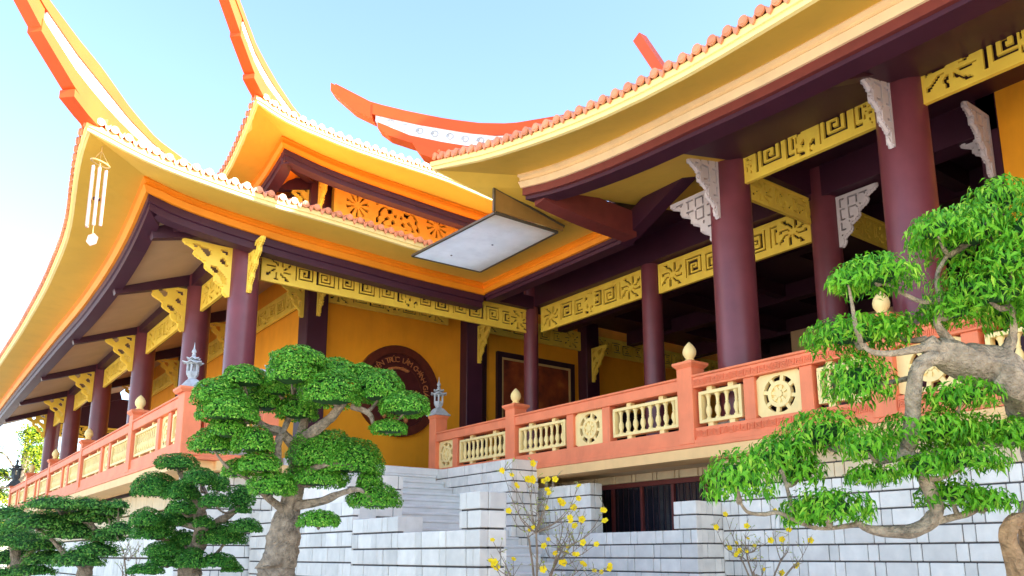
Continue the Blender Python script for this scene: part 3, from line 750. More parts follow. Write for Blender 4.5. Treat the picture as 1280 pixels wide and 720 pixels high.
def upper_panel():
    nx,nz=150,40
    def fn(i,j):
        x=(i+.5)/nx*3.62; z=(j+.5)/nz*.98
        for cx in (.55,3.07):
            u,v=(x-cx)/.36,(z-.49)/.36
            r=math.hypot(u,v)
            if .25<r<1 and abs(math.cos(math.atan2(v,u)*5))<.62 and (r<.95): return False
        if 1.1<x<2.52 and .12<z<.86:
            u=x if x<1.81 else 3.62-x
            k=noise.noise(Vector((u*7,z*8,4.2)))+.8*math.sin(u*17+z*6)*math.sin(z*19-u*8)
            if k>.22 and abs(x-1.81)>.05: return False
        return True
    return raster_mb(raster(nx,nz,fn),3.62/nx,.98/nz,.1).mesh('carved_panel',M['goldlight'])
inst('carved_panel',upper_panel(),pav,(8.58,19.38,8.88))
bracket(pav,7.74,19.35,9.72,math.pi,.85,.95); bracket(pav,7.95,19.16,9.8,-R(90),.7,1.05)
part('rafter',MB().beam((6.6,19.35,9.25),(7.8,19.35,9.6),.2,.3),M['beam'],pav)
part('rafter',MB().beam((6.55,18.0,9.45),(7.8,19.3,9.75),.2,.3),M['beam'],pav)
ruled('ceiling',pav,under(MU,-.45,.1,.3),[(7.8,19.5,9.9),(15,19.5,9.9)],M['mold'],20,3)
ruled('ceiling',pav,under(MUS,-.45,.3,.1),[(7.8,19.5,9.9),(7.8,40,9.9)],M['mold'],20,3)
part('beam_end',MB().lathe(12.75,17.9,8.72,[(.22,0),(.26,.1),(.26,.26),(.2,.36),(.24,.46)],12),M['hip'],pav)

# ---- right hall: porch eave, soffit, ceiling
EP=smoothed([(7.15,11.93,6.87),(7.2,10.58,6.50),(7.28,9.37,6.27),(7.4,7.68,6.06),(7.48,6.28,6.0),(7.5,5.07,6.0),(7.5,4.4,6.0),(7.5,-7,6.0)],2)
EPL=smoothed([(7.15,11.93,6.87),(7.8,11.85,6.70),(8.6,11.8,6.56),(9.75,11.78,6.44)],3)
MP=smoothed([(8.4,10.98,6.76),(8.4,10.3,6.61),(8.4,8.74,6.40),(8.4,7.08,6.30),(8.4,5.73,6.23),(8.4,4.6,6.21),(8.4,-7,6.2)],2)
MPL=smoothed([(8.62,10.94,6.71),(9.0,10.88,6.62),(9.55,10.86,6.55),(10.75,10.86,6.50)],3)
rh=roof_sheet(hall,EP,[(13.5,9.6,9.6),(13.5,6,10.6),(13.5,-7,10.6)])
rh2=roof_sheet(hall,EPL,[(13.5,9.6,9.6),(16,9.6,9.6)],sag=.4)
rh3=roof_sheet(hall,[(9.75,11.75,6.44),(9.75,14.8,6.44)],[(16,11.75,9.6),(16,18.9,8.6)],sag=.5)
part('roof_back',MB().add([(13.5,-7,10.6),(13.5,6,10.6),(13.5,9.6,9.6),(30,9.6,9.6),(30,-7,10.6),(16,18.9,8.6),(30,18.9,8.6)],[(0,1,4),(1,2,3,4),(2,5,6,3)]),M['tile'],hall)
gw=MB(); gv=[(7.9,-1.6),(30,-1.6),(30,10.5),(13.5,10.5),(10.6,8.0),(7.9,6.15)]; gw.add([(x,y,z) for y in (-7.0,-6.8) for x,z in gv],[tuple(range(6)),tuple(range(11,5,-1))]+[(k,(k+1)%6,6+(k+1)%6,6+k) for k in range(6)])
part('storey_wall',MB().box(15.6,27.4,-7.6,6.4,9.5,14.6),M['wall'],hall)  # unseen upper tier, added to cast shade on the left eave
ut=MB().hull8([(15,-8,14.7),(28,-8,14.7),(28,7,14.7),(15,7,14.7),(19,-5,16.3),(24,-5,16.3),(24,4,16.3),(19,4,16.3)]).box(15,28,-8,7,14.5,14.698); part('unseen_storey_roof',ut,M['tile'],hall)  # unseen roof, its height set by where that shadow should end
part('unseen_gable_wall',gw,M['wall'],hall)  # unseen end wall, filled up to the roof to keep sun off the trees
eave(hall,rh,EP,1,80,step=.235,corner=(-1,1)); eave(hall,rh2,EPL,-1,None,corner=(-1,1))
ruled('soffit',hall,EP,MP,M['soffit'],60,5); ruled('soffit',hall,EPL,[(8.4,10.98,6.76)]+MPL,M['soffit'],24,5)
moulding(hall,MP,1,h=.25,m='cream',maroon=False)
part('eave_beam',MB().sweep(MP,[(.0,-.25),(.0,-.385),(-.13,-.385),(-.13,-.25)],dirs(MP,1)),M['frame'],hall)
part('eave_beam',MB().sweep(MP,[(-.07,-.386),(-.07,-.45),(-.4,-.45),(-.4,-.2),(-.131,-.2),(-.131,-.386)],dirs(MP,1)),M['beam'],hall)
part('eave_beam',MB().sweep(MPL,[(.0,-.02),(.0,-.38),(-.05,-.40),(-.05,-.52),(-.4,-.52),(-.4,-.02)],dirs(MPL,-1)),M['frame'],hall)
MM=[(10.8,10.9,6.45),(10.8,13,6.44),(10.8,15.65,6.44)]; EM=[(9.75,11.78,6.44),(9.75,13,6.44),(9.75,14.76,6.44)]
eave(hall,rh3,EM,-1,None); ruled('soffit',hall,EM,MM,M['soffit'],10,3)
ruled('soffit',hall,[(9.75,11.78,6.44),(9.78,11.6,6.44)],[(10.8,10.9,6.47),(10.8,10.86,6.47)],M['soffit'],3,3)
moulding(hall,MM,-1,h=.24,mh=.16)
def hip_layers(parent, c, d, wd, layers):
    sd=Vector((-d[1],d[0],0)).normalized(); D=Vector((d[0],d[1],0)); first=None
    for name,t0,t1,lo,hi,wf,m in layers:
        rows=[]
        for t in np.linspace(t0,t1,34):
            p=Vector((c[0],c[1],0))+D*t; a=float(np.interp(t,*zip(*lo))); b=float(np.interp(t,*zip(*hi)))
            rows.append([tuple(p+sd*wd*.5*wf*sx+Vector((0,0,z))) for sx,z in ((-1,a),(1,a),(1,b),(-1,b),(-1,a))])
        mb=MB().grid(rows); mb.add(rows[0][:4],[(0,1,2,3)]); mb.add(rows[-1][:4],[(3,2,1,0)])
        o=part(name,mb,M[m],first or parent); first=first or o
    return first
TOP=[(-4,8.2),(-2.2,7.75),(-.99,7.58),(-.57,7.64),(-.15,7.77),(.36,7.98),(.86,8.22),(1.43,8.72)]
BTP=[(-4,7.9),(-2.2,7.45),(-.83,7.38),(-.44,7.48),(.22,7.72),(.8,7.98),(.84,8.0)]
BBT=[(-4,7.6),(-2.2,7.2),(-.83,7.14),(-.44,7.22),(-.1,7.34),(.33,7.52),(.8,7.86)]
hr=hip_layers(hall,(7.15,11.93),(-1,1),.32,[
 ('hip_ridge',-4,.84,BTP,TOP,1.0,'hip'),
 ('hip_tip',.842,1.43,[(.84,7.91),(1.13,8.15),(1.43,8.56)],TOP,.96,'hip'),
 ('relief_band',-4,.8,BBT,BTP,.84,'white'),
 ('hip_step',-4,.765,[(-4,7.4),(-.83,7.0),(0,7.2),(.33,7.38),(.65,7.57),(.765,7.72)],BBT,.95,'hip'),
 ('hip_step',-4,.31,[(-4,7.2),(-.83,6.85),(0,7.02),(.2,7.14),(.31,7.40)],[(-4,7.4),(-.83,7.0),(0,7.2),(.31,7.41)],1.02,'hip'),
 ('crest_roll',-4,1.38,TOP,[(t,z+.045) for t,z in TOP],.7,'hip')])
sr=MB()
for t in np.arange(-1.6,.7,.2):
    p=Vector((7.15-t,11.93+t,0)); n=Vector((-1,-1,0)).normalized(); zc=(float(np.interp(t,*zip(*BBT)))+float(np.interp(t,*zip(*BTP))))/2
    for k in (-1,1):
        q=p+n*k*(.32*.42+.004); sr.tube([tuple(q+Vector((-1,1,0)).normalized()*math.cos(a)*.075*(1-a/14)+Vector((0,0,zc+math.sin(a)*.075*(1-a/14)))) for a in np.linspace(0,7.5,14)],.016,4)
part('scroll_relief',sr,M['lantern'],hr,kind='stuff')
part('ridge_finial',MB().beam((11.8,11.2,11.06),(11.8,10.35,9.5),.22,.22),M['hip'],hall)
# porch ceiling panels and beams
ruled('ceiling',hall,[(8.75,10.55,6.36),(8.75,8.0,6.12)],[(12.9,10.55,7.0),(12.9,8.0,7.0)],M['soffit'],24,3)
part('ceiling',MB().box(12.9,30,-7,19.2,7.35,7.45).box(10.95,12.9,10.6,16.1,7.0,7.1),M['beam'],hall)
for y in np.arange(-6,19,2.1): part('ceiling_beam',MB().box(13,30,y,y+.28,7.0,7.349),M['beam'],hall)
for x in (16,19,22,25): part('ceiling_beam',MB().box(x,x+.3,-7,19.1,6.9,7.347),M['beam'],hall)
part('lintel',MB().box(12.72,13.18,-7,16.15,6.36,7.34),M['beam'],hall)
part('lintel',MB().box(10.5,10.9,-7,8.2,6.73,7.3).box(10.9,12.72,7.95,8.45,6.47,7.3),M['beam'],hall)
part('rafter',MB().beam((10.85,10.95,6.15),(10.5,8.5,6.9),.26,.42),M['beam'],hall)
for y in (5.2,2.0): part('rafter',MB().beam((8.7,y,6.0),(10.6,y,6.9),.24,.4),M['beam'],hall)
ruled('ceiling_board',hall,[(8.75,7.99,6.10),(8.75,-7,6.0)],[(12.9,7.99,6.98),(12.9,-7,6.98)],M['beam'],12,3)
# columns
column(hall,12.74,16.3,.19); column(hall,12.95,12.19,.23); column(hall,12.95,7.86,.26)
column(hall,10.7,8.2,.345); column(hall,10.7,5.2,.345)
for y in (-1,): column(hall,12.95,y,.26)
column(hall,10.7,1.7,.345)
frieze(hall,'y',12.95,12.44,16.1,5.70,.66,mids=1); frieze(hall,'y',12.95,8.15,11.95,5.66,.66,mids=1)
frieze(hall,'y',10.7,5.55,7.9,6.06,.66,mids=1,cell=.026,endf=.34); frieze(hall,'y',10.7,2.0,4.9,6.08,.70,mids=1,cell=.028)
frieze(hall,'x',8.05,10.98,13.05,5.93,.48,mids=1); frieze(hall,'x',7.9,13.9,16.0,5.95,.52,mids=1)
# grey carved brackets
bracket(hall,10.4,8.2,6.62,math.pi,.95,1.15,'grey',True); bracket(hall,10.7,8.5,6.25,R(90),1.0,1.0,'grey',True)
bracket(hall,10.4,5.2,6.62,math.pi,.95,1.15,'grey',True)
bracket(hall,12.95,7.6,6.32,-R(90),.75,.95,'grey',True)
bracket(hall,12.7,4.9,6.6,math.pi,.7,1.0,'grey',True); bracket(hall,12.85,4.75,6.6,R(90),.8,.9,'grey',True)
part('square_pillar',MB().bbox(12.72,13.05,4.745,5.05,FLOOR,7.2,.02),M['beam'],hall)
# lit orange wall pier at the far right, dark depth of the hall
part('wall',MB().box(12.7,13.0,-3.5,4.74,FLOOR,7.2),M['wall'],hall)
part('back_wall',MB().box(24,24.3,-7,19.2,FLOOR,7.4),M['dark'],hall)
part('inner_screen',MB().box(20,20.2,8,13.5,5.0,6.3).box(20,20.2,3,7.2,4.2,5.9),M['ceil'],hall)
ic=MB().lathe(17.3,10.2,FLOOR,[(.2,.0),(.2,2.75)],16); c=part('inner_column',ic,M['column'],hall,smooth=True)
part('gilt_capital',MB().lathe(17.3,10.2,FLOOR,[(.21,2.72),(.27,2.76),(.23,2.8),(.23,2.95),(.29,3.0),(.25,3.05),(.27,3.2),(.36,3.3),(.42,3.42),(.34,3.46)],18),M['brass'],c,smooth=True)

# ================================================================== objects on the buildings
# round plaque with gilt lettering on the orange wall
pl=thing('round_plaque','round dark carved wooden plaque with curved gilt lettering on the orange wall','wall plaque',(10.47,19.25,4.35))
def disc_mb(cx,cy,cz,r0,r1,y0,y1,n=48):
    mb=MB(); v=[(cx+math.cos(2*math.pi*k/n)*r,yy,cz+math.sin(2*math.pi*k/n)*r) for yy in (y0,y1) for r in (r0,r1) for k in range(n)]; f=[]
    for k in range(n):
        j=(k+1)%n; f+=[(k,j,n+j,n+k),(2*n+k,3*n+k,3*n+j,2*n+j),(k,2*n+k,2*n+j,j),(n+k,n+j,3*n+j,3*n+k)]
    return mb.add(v,f)
part('rim',disc_mb(10.47,0,4.35,1.02,1.24,19.14,19.3),M['plaquered'],pl); part('board',disc_mb(10.47,0,4.35,.02,1.03,19.22,19.298),M['plaque'],pl)
part('inner_ring',disc_mb(10.47,0,4.35,.70,.725,19.2,19.225),M['plaquered'],pl)
dg=bpy.context.evaluated_depsgraph_get()
def letters(txt, cx, y, cz, r, a0, a1, size, parent):
    n=len(txt)
    for i,ch in enumerate(txt):
        if ch==' ': continue
        cu=bpy.data.curves.new('letter','FONT'); cu.body=ch; cu.size=size; cu.extrude=.012; cu.align_x='CENTER'
        ob=bpy.data.objects.new('letter_tmp',cu); col.objects.link(ob); bpy.context.view_layer.update()
        me=bpy.data.meshes.new_from_object(ob.evaluated_get(bpy.context.evaluated_depsgraph_get())); bpy.data.objects.remove(ob); bpy.data.curves.remove(cu)
        me.materials.clear(); me.materials.append(M['letter'])
        a=R(a0+(a1-a0)*i/(n-1))
        m=Matrix.Rotation(-(a-math.pi/2) ,4,'Y')@Matrix.Rotation(R(90),4,'X'); me.transform(m)
        o=inst('letter',me,parent,(cx+r*math.cos(a),y,cz+r*math.sin(a)))
letters('THI\u1ec0N VI\u1ec6N TR\u00daC L\u00c2M CH\u00c1NH GI\u00c1C',10.47,19.2,4.35,.79,188,-8,.21,pl)
cloud=MB()
for k in range(7):
    a=R(65+k*8.5); q=.5+.05*math.sin(k*2.2)
    cloud.lathe(10.47+math.cos(a)*.95*.62,19.2,4.35+.12+math.sin(a)*.5,[(.0,-.045),(.06,-.03),(.08,0),(.06,.03),(0,.045)],8)
part('cloud_carving',cloud,M['letter'],pl)
lot=MB()
for sx,z in ((.55,-.05),(.62,-.25),(.5,-.62),(.25,-.78),(-.1,-.82),(-.4,-.7),(-.6,-.3)):
    lot.lathe(10.47+sx,19.2,4.35+z,[(0,-.1),(.06,-.04),(.07,.03),(.03,.1),(0,.13)],8)
part('lotus_carving',lot,M['letter'],pl)

# mural behind the thin corner column
mu=thing('framed_mural','dark framed brown landscape mural on the orange wall behind the thin column','mural',(15.25,19.25,2.6))
x0,x1,z0,z1=13.75,16.75,2.55,5.95
part('frame',MB().box(x0,x1,19.19,19.3,z1-.16,z1).box(x0,x1,19.19,19.3,z0,z0+.16).box(x0,x0+.16,19.192,19.3,z0+.16,z1-.16).box(x1-.16,x1,19.192,19.3,z0+.16,z1-.16),M['dark'],mu)
part('inner_frame',MB().box(x0+.16,x1-.16,19.21,19.3,z1-.22,z1-.16).box(x0+.16,x0+.22,19.21,19.3,z0+.16,z1-.22).box(x1-.22,x1-.16,19.21,19.3,z0+.16,z1-.22),M['brass'],mu)
part('picture',MB().box(x0+.22,x1-.22,19.24,19.3,z0+.16,z1-.22),M['mural'],mu)

# white sheet rain guard in the valley of the two eaves
rg=thing('rain_guard','flat white sheet rain guard with dark frame and side fin under the eave valley','rain guard',(9.0,13.0,6.2))
A=[(8.12,14.45),(9.83,14.40),(9.75,11.62),(8.24,11.60)]; zz=6.2
part('sheet',MB().hull8([(x,y,zz) for x,y in A]+[(x,y,zz+.02) for x,y in A]),M['panelw'],rg)
fr=MB()
for a,b in zip(A,A[1:]+A[:1]): fr.beam((a[0],a[1],zz+.012),(b[0],b[1],zz+.012),.045,.045)
part('frame',fr,M['metal'],rg)
part('side_fin',MB().hull8([(8.2,11.56,6.24),(9.85,11.56,6.24),(9.85,11.59,6.24),(8.2,11.59,6.24),(8.2,11.56,6.68),(9.85,11.56,6.33),(9.85,11.59,6.33),(8.2,11.59,6.68)]),M['bronze'],rg)
part('fin_trim',MB().beam((8.17,11.57,6.69),(9.88,11.57,6.34),.05,.04).beam((8.19,11.57,6.22),(8.19,11.57,6.7),.05,.04,(1,0,0)),M['metal'],rg)
for x,y in ((8.75,13.9),(9.1,12.9)): part('bolt',MB().lathe(x,y,6.188,[(.0,0),(.022,.002),(.022,.012)],8),M['metal'],rg)

# wind chime
wc=thing('wind_chime','pale pink tubular wind chime hanging from the upswept left eave corner','wind chime',(2.18,14.78,6.95))
cx,cy=2.12,14.72; zt=6.95; dd=1.0
part('hook_cord',MB().tube([(cx,cy,zt),(cx,cy,zt-.12)],.008,5).tube([(cx,cy,zt-.1),(cx-.12,cy+.05,zt-.3)],.006,4).tube([(cx,cy,zt-.1),(cx+.13,cy-.02,zt-.34)],.006,4).tube([(cx,cy,zt-.1),(cx,cy+.12,zt-.34)],.006,4),M['brass'],wc)
ring=[(cx+.15*math.cos(a),cy+.15*math.sin(a),zt-.33-.05*math.cos(a+.6)) for a in np.linspace(0,2*math.pi,25)]
part('ring',MB().tube(ring,.013,6),M['brass'],wc)
for k in range(6):
    a=2*math.pi*k/6+.35; L=[1.0,.95,1.0,1.1,1.05,.98][k]; q=zt-.42-.04*k%0.12
    tb=part('tube',MB().lathe(cx+.115*math.cos(a),cy+.115*math.sin(a),q-L,[(.022,0),(.027,.01),(.027,L)],10),M['chime'],wc,smooth=True)
part('cord',MB().tube([(cx,cy,zt-.33),(cx,cy,zt-1.62)],.007,5),M['brass'],wc)
part('clapper',MB().lathe(cx,cy,zt-1.0,[(.0,0),(.06,.0),(.06,.03),(0,.03)],12),M['dark'],wc)
def hexplate(cx,cy,cz,r):
    mb=MB(); vs=[(cx+.9*math.cos(2*math.pi*k/6+.3)*r*.8,cy+yy-math.cos(2*math.pi*k/6+.3)*r*.6,cz+math.sin(2*math.pi*k/6+.3)*r) for yy in (-.008,.008) for k in range(6)]
    return mb.add(vs,[tuple(range(6)),tuple(range(11,5,-1))]+[(k,(k+1)%6,6+(k+1)%6,6+k) for k in range(6)])
part('wind_sail',hexplate(cx,cy,zt-1.72,.115),M['chime'],wc)
T1P= [(2.653, 6.689, 1.655, 0.2596, 0.12125), (2.599, 6.663, 1.515, 0.2343, 0.17250000000000001), (2.335, 7.084, 1.512, 0.22440000000000002, 0.12375), (2.118, 7.106, 1.34, 0.23540000000000003, 0.155), (2.19, 7.022, 1.195, 0.27940000000000004, 0.17125), (2.184, 7.344, 0.953, 0.22440000000000002, 0.14125000000000001), (2.597, 7.323, 1.376, 0.2343, 0.165), (2.829, 7.086, 1.277, 0.20020000000000002, 0.14625000000000002), (3.063, 6.796, 1.622, 0.22330000000000003, 0.1275), (2.914, 6.56, 1.361, 0.29040000000000005, 0.2), (3.337, 6.469, 1.425, 0.2431, 0.1875), (3.461, 6.221, 1.258, 0.2376, 0.13125), (3.342, 6.278, 1.071, 0.17490000000000003, 0.0775), (2.406, 6.958, 0.936, 0.19690000000000002, 0.14625000000000002), (2.495, 7.019, 0.762, 0.198, 0.12125), (3.108, 7.076, 0.886, 0.35640000000000005, 0.23875000000000002), (3.295, 6.877, 0.822, 0.3047, 0.21875), (3.438, 6.796, 0.657, 0.1287, 0.10874999999999999), (3.492, 6.794, 0.492, 0.264, 0.14625000000000002), (2.955, 6.783, 0.285, 0.198, 0.095), (2.623, 7.044, 0.576, 0.231, 0.14), (2.432, 7.386, 0.739, 0.1584, 0.10749999999999998), (2.638, 7.127, 1.469, 0.19140000000000001, 0.12625), (3.056, 7.112, 0.681, 0.32230000000000003, 0.14625000000000002), (3.283, 6.723, 1.616, 0.1287, 0.10999999999999999), (2.213, 7.06, 1.043, 0.18150000000000002, 0.12)]
T1B= [[(2.904, 7.575, -0.751, 0.245), (2.874, 7.487, -0.322, 0.199), (2.869, 7.418, -0.036, 0.181), (2.879, 7.346, 0.215, 0.146), (2.888, 7.285, 0.429, 0.117), (2.897, 7.223, 0.644, 0.093), (2.894, 7.17, 0.858, 0.082), (2.872, 7.141, 1.037, 0.07)], [(2.876, 7.147, 1.001, 0.076), (2.94, 6.948, 1.094, 0.063), (3.022, 6.797, 1.199, 0.052), (3.076, 6.661, 1.323, 0.04), (3.132, 6.593, 1.427, 0.023)], [(3.147, 6.614, 1.302, 0.028), (3.215, 6.511, 1.259, 0.028), (3.272, 6.481, 1.21, 0.023), (3.305, 6.478, 1.127, 0.017), (3.376, 6.432, 1.099, 0.011)], [(2.869, 7.161, 0.966, 0.058), (2.71, 7.121, 1.087, 0.052), (2.589, 7.139, 1.122, 0.04), (2.489, 7.134, 1.184, 0.028), (2.438, 7.148, 1.274, 0.017)], [(2.691, 7.085, 0.787, 0.034), (2.654, 7.048, 0.937, 0.034), (2.675, 7.027, 1.058, 0.034), (2.787, 7.149, 1.252, 0.029), (2.796, 7.087, 1.466, 0.023)], [(2.885, 7.281, 0.451, 0.058), (3.034, 7.037, 0.473, 0.046), (3.177, 6.85, 0.54, 0.034), (3.276, 6.703, 0.578, 0.023), (3.37, 6.651, 0.508, 0.017)], [(2.869, 7.308, 0.393, 0.053), (2.646, 7.19, 0.508, 0.034), (2.484, 7.271, 0.661, 0.023), (2.409, 7.312, 0.717, 0.017)], [(2.878, 7.173, 0.894, 0.053), (2.962, 7.166, 1.423, 0.042), (2.853, 7.181, 1.678, 0.03), (2.644, 7.361, 1.583, 0.018), (2.464, 7.43, 1.587, 0.012)], [(2.891, 7.24, 0.594, 0.047), (2.923, 6.989, 0.736, 0.04), (3.038, 6.824, 0.801, 0.028), (3.199, 6.707, 0.787, 0.017)], [(2.771, 7.321, 1.124, 0.036), (2.478, 7.548, 1.087, 0.024), (2.309, 7.692, 1.015, 0.015)], [(2.918, 7.289, 0.322, 0.029), (3.0, 7.112, 0.282, 0.017), (3.075, 7.056, 0.282, 0.012)]]
T2P= [(2.491, 9.689, 1.008, 0.2684, 0.1188), (2.341, 9.93, 0.729, 0.2992, 0.1848), (2.562, 9.632, 0.676, 0.2266, 0.15), (2.633, 9.251, 0.813, 0.21120000000000003, 0.126), (2.875, 9.348, 0.762, 0.1375, 0.1284), (2.771, 9.135, 0.561, 0.18150000000000002, 0.10439999999999999), (3.195, 9.553, 0.635, 0.18370000000000003, 0.156), (3.186, 9.529, 0.514, 0.14190000000000003, 0.0768), (3.186, 9.301, 0.299, 0.20790000000000003, 0.108), (2.239, 9.767, 0.372, 0.20350000000000001, 0.138), (2.625, 10.015, 0.398, 0.24420000000000003, 0.1548), (2.368, 9.945, 0.247, 0.2772, 0.162), (3.066, 9.714, 0.199, 0.3146, 0.17639999999999997), (2.709, 9.959, 0.162, 0.1716, 0.1212), (2.482, 9.856, 0.044, 0.25630000000000003, 0.108), (2.713, 9.628, -0.07, 0.1958, 0.15), (3.006, 9.578, -0.08, 0.2288, 0.108), (2.46, 9.832, -0.07, 0.18590000000000004, 0.10679999999999999), (2.501, 9.417, 0.496, 0.1826, 0.10439999999999999), (2.753, 9.395, 0.346, 0.13640000000000002, 0.08519999999999998), (3.182, 9.656, -0.153, 0.1408, 0.066), (2.252, 9.664, -0.161, 0.20900000000000002, 0.0732)]
T2B= [[(2.894, 10.025, -0.852, 0.19), (2.839, 9.952, -0.403, 0.146), (2.797, 9.926, -0.179, 0.124), (2.813, 9.856, 0.045, 0.095), (2.844, 9.775, 0.269, 0.081), (2.788, 9.76, 0.493, 0.066), (2.701, 9.767, 0.717, 0.051), (2.564, 9.812, 0.941, 0.029)], [(2.818, 9.801, 0.242, 0.051), (2.951, 9.673, 0.359, 0.044), (3.065, 9.565, 0.448, 0.037), (3.161, 9.464, 0.565, 0.022)], [(2.773, 9.771, 0.493, 0.044), (2.877, 9.666, 0.601, 0.029), (2.78, 9.688, 0.798, 0.022)], [(2.806, 9.861, 0.045, 0.044), (2.589, 9.999, 0.134, 0.029), (2.431, 10.094, 0.224, 0.022)], [(2.824, 9.779, 0.314, 0.037), (2.598, 9.935, 0.359, 0.022), (2.341, 10.126, 0.359, 0.015)], [(2.815, 9.889, -0.09, 0.044), (2.956, 9.772, -0.045, 0.029), (3.019, 9.703, 0.045, 0.022), (3.067, 9.644, 0.134, 0.015)], [(3.019, 9.703, 0.045, 0.022), (3.048, 9.711, -0.072, 0.015)], [(3.081, 9.587, 0.314, 0.022), (3.246, 9.472, 0.287, 0.015)], [(2.749, 9.754, 0.628, 0.037), (2.521, 9.908, 0.69, 0.022), (2.379, 10.009, 0.708, 0.015)], [(2.806, 9.907, -0.134, 0.044), (2.617, 10.036, -0.09, 0.029), (2.528, 10.102, -0.09, 0.015)]]
T3P= [(1.602, 11.675, 0.615, 0.359, 0.09), (2.046, 11.97, 0.48, 0.333, 0.125), (1.456, 12.078, 0.398, 0.386, 0.122), (1.874, 12.057, 0.274, 0.352, 0.124), (2.186, 11.689, 0.555, 0.247, 0.103), (2.12, 11.737, 0.05, 0.286, 0.112), (1.74, 12.712, -0.052, 0.321, 0.118), (2.307, 11.382, 0.306, 0.171, 0.101), (2.232, 11.678, 0.231, 0.226, 0.103), (1.934, 11.763, -0.069, 0.303, 0.121), (1.782, 12.178, 0.46, 0.313, 0.104), (1.958, 11.644, 0.616, 0.244, 0.091), (2.28, 11.482, 0.63, 0.143, 0.061)]
T3Q= [(1.285, 13.406, 0.544, 0.244, 0.111), (1.402, 12.979, 0.179, 0.345, 0.129), (1.277, 13.277, 0.322, 0.285, 0.12), (1.445, 13.6, -0.055, 0.359, 0.135), (1.581, 12.636, 0.125, 0.297, 0.095), (1.549, 12.704, -0.207, 0.275, 0.085), (1.275, 13.093, -0.262, 0.235, 0.086)]
T3B= [[(2.145, 12.137, -0.96, 0.149), (2.069, 12.051, -0.404, 0.107), (2.065, 11.977, -0.101, 0.083), (2.133, 11.861, 0.152, 0.066), (2.036, 11.869, 0.404, 0.05), (1.793, 12.01, 0.556, 0.033)], [(2.104, 11.909, 0.051, 0.05), (2.242, 11.749, 0.273, 0.033), (2.34, 11.655, 0.354, 0.025)], [(2.054, 11.997, -0.152, 0.05), (1.814, 12.124, 0.051, 0.033), (1.624, 12.214, 0.253, 0.025), (1.484, 12.286, 0.374, 0.017)], [(2.11, 11.865, 0.202, 0.041), (1.901, 11.982, 0.354, 0.025), (1.681, 12.083, 0.596, 0.017)]]
T3C= [[(1.54, 13.364, -1.015, 0.131), (1.468, 13.267, -0.427, 0.096), (1.405, 13.219, -0.053, 0.07), (1.324, 13.202, 0.246, 0.052), (1.267, 13.179, 0.502, 0.026)], [(1.42, 13.221, -0.107, 0.044), (1.567, 13.071, 0.053, 0.026), (1.646, 12.995, 0.118, 0.017)], [(1.344, 13.209, 0.16, 0.035), (1.446, 13.128, 0.182, 0.017)]]
T4P= [(5.279, 2.03, 2.162, 0.199, 0.14), (5.064, 2.169, 1.917, 0.305, 0.187), (4.775, 2.18, 1.887, 0.181, 0.114), (4.544, 2.469, 1.635, 0.264, 0.129), (4.359, 2.532, 1.589, 0.123, 0.085), (5.161, 2.102, 1.554, 0.34, 0.204), (5.051, 1.921, 1.671, 0.187, 0.159), (5.104, 2.297, 1.48, 0.208, 0.129), (4.713, 2.732, 1.352, 0.312, 0.131), (4.926, 2.593, 1.404, 0.172, 0.111), (4.711, 2.721, 1.047, 0.224, 0.199), (4.669, 2.958, 0.734, 0.284, 0.182), (4.506, 2.582, 0.617, 0.159, 0.121), (4.018, 3.144, 0.435, 0.22, 0.191), (4.46, 3.152, 0.596, 0.213, 0.172), (4.498, 3.039, 0.513, 0.15, 0.13), (4.52, 2.88, 0.274, 0.27, 0.135), (4.637, 3.098, 0.248, 0.172, 0.111), (5.041, 2.491, 0.737, 0.325, 0.148), (5.391, 2.342, 0.735, 0.28, 0.14), (5.033, 2.265, 0.927, 0.22, 0.11), (5.044, 2.297, 0.547, 0.246, 0.104), (5.126, 2.427, 0.356, 0.203, 0.107), (5.161, 2.24, 0.309, 0.16, 0.094), (4.697, 2.682, 0.467, 0.173, 0.077), (5.532, 2.124, 1.489, 0.182, 0.172), (5.347, 2.11, 0.705, 0.125, 0.125), (5.118, 1.807, 1.848, 0.186, 0.233), (4.775, 2.426, 0.504, 0.159, 0.084)]
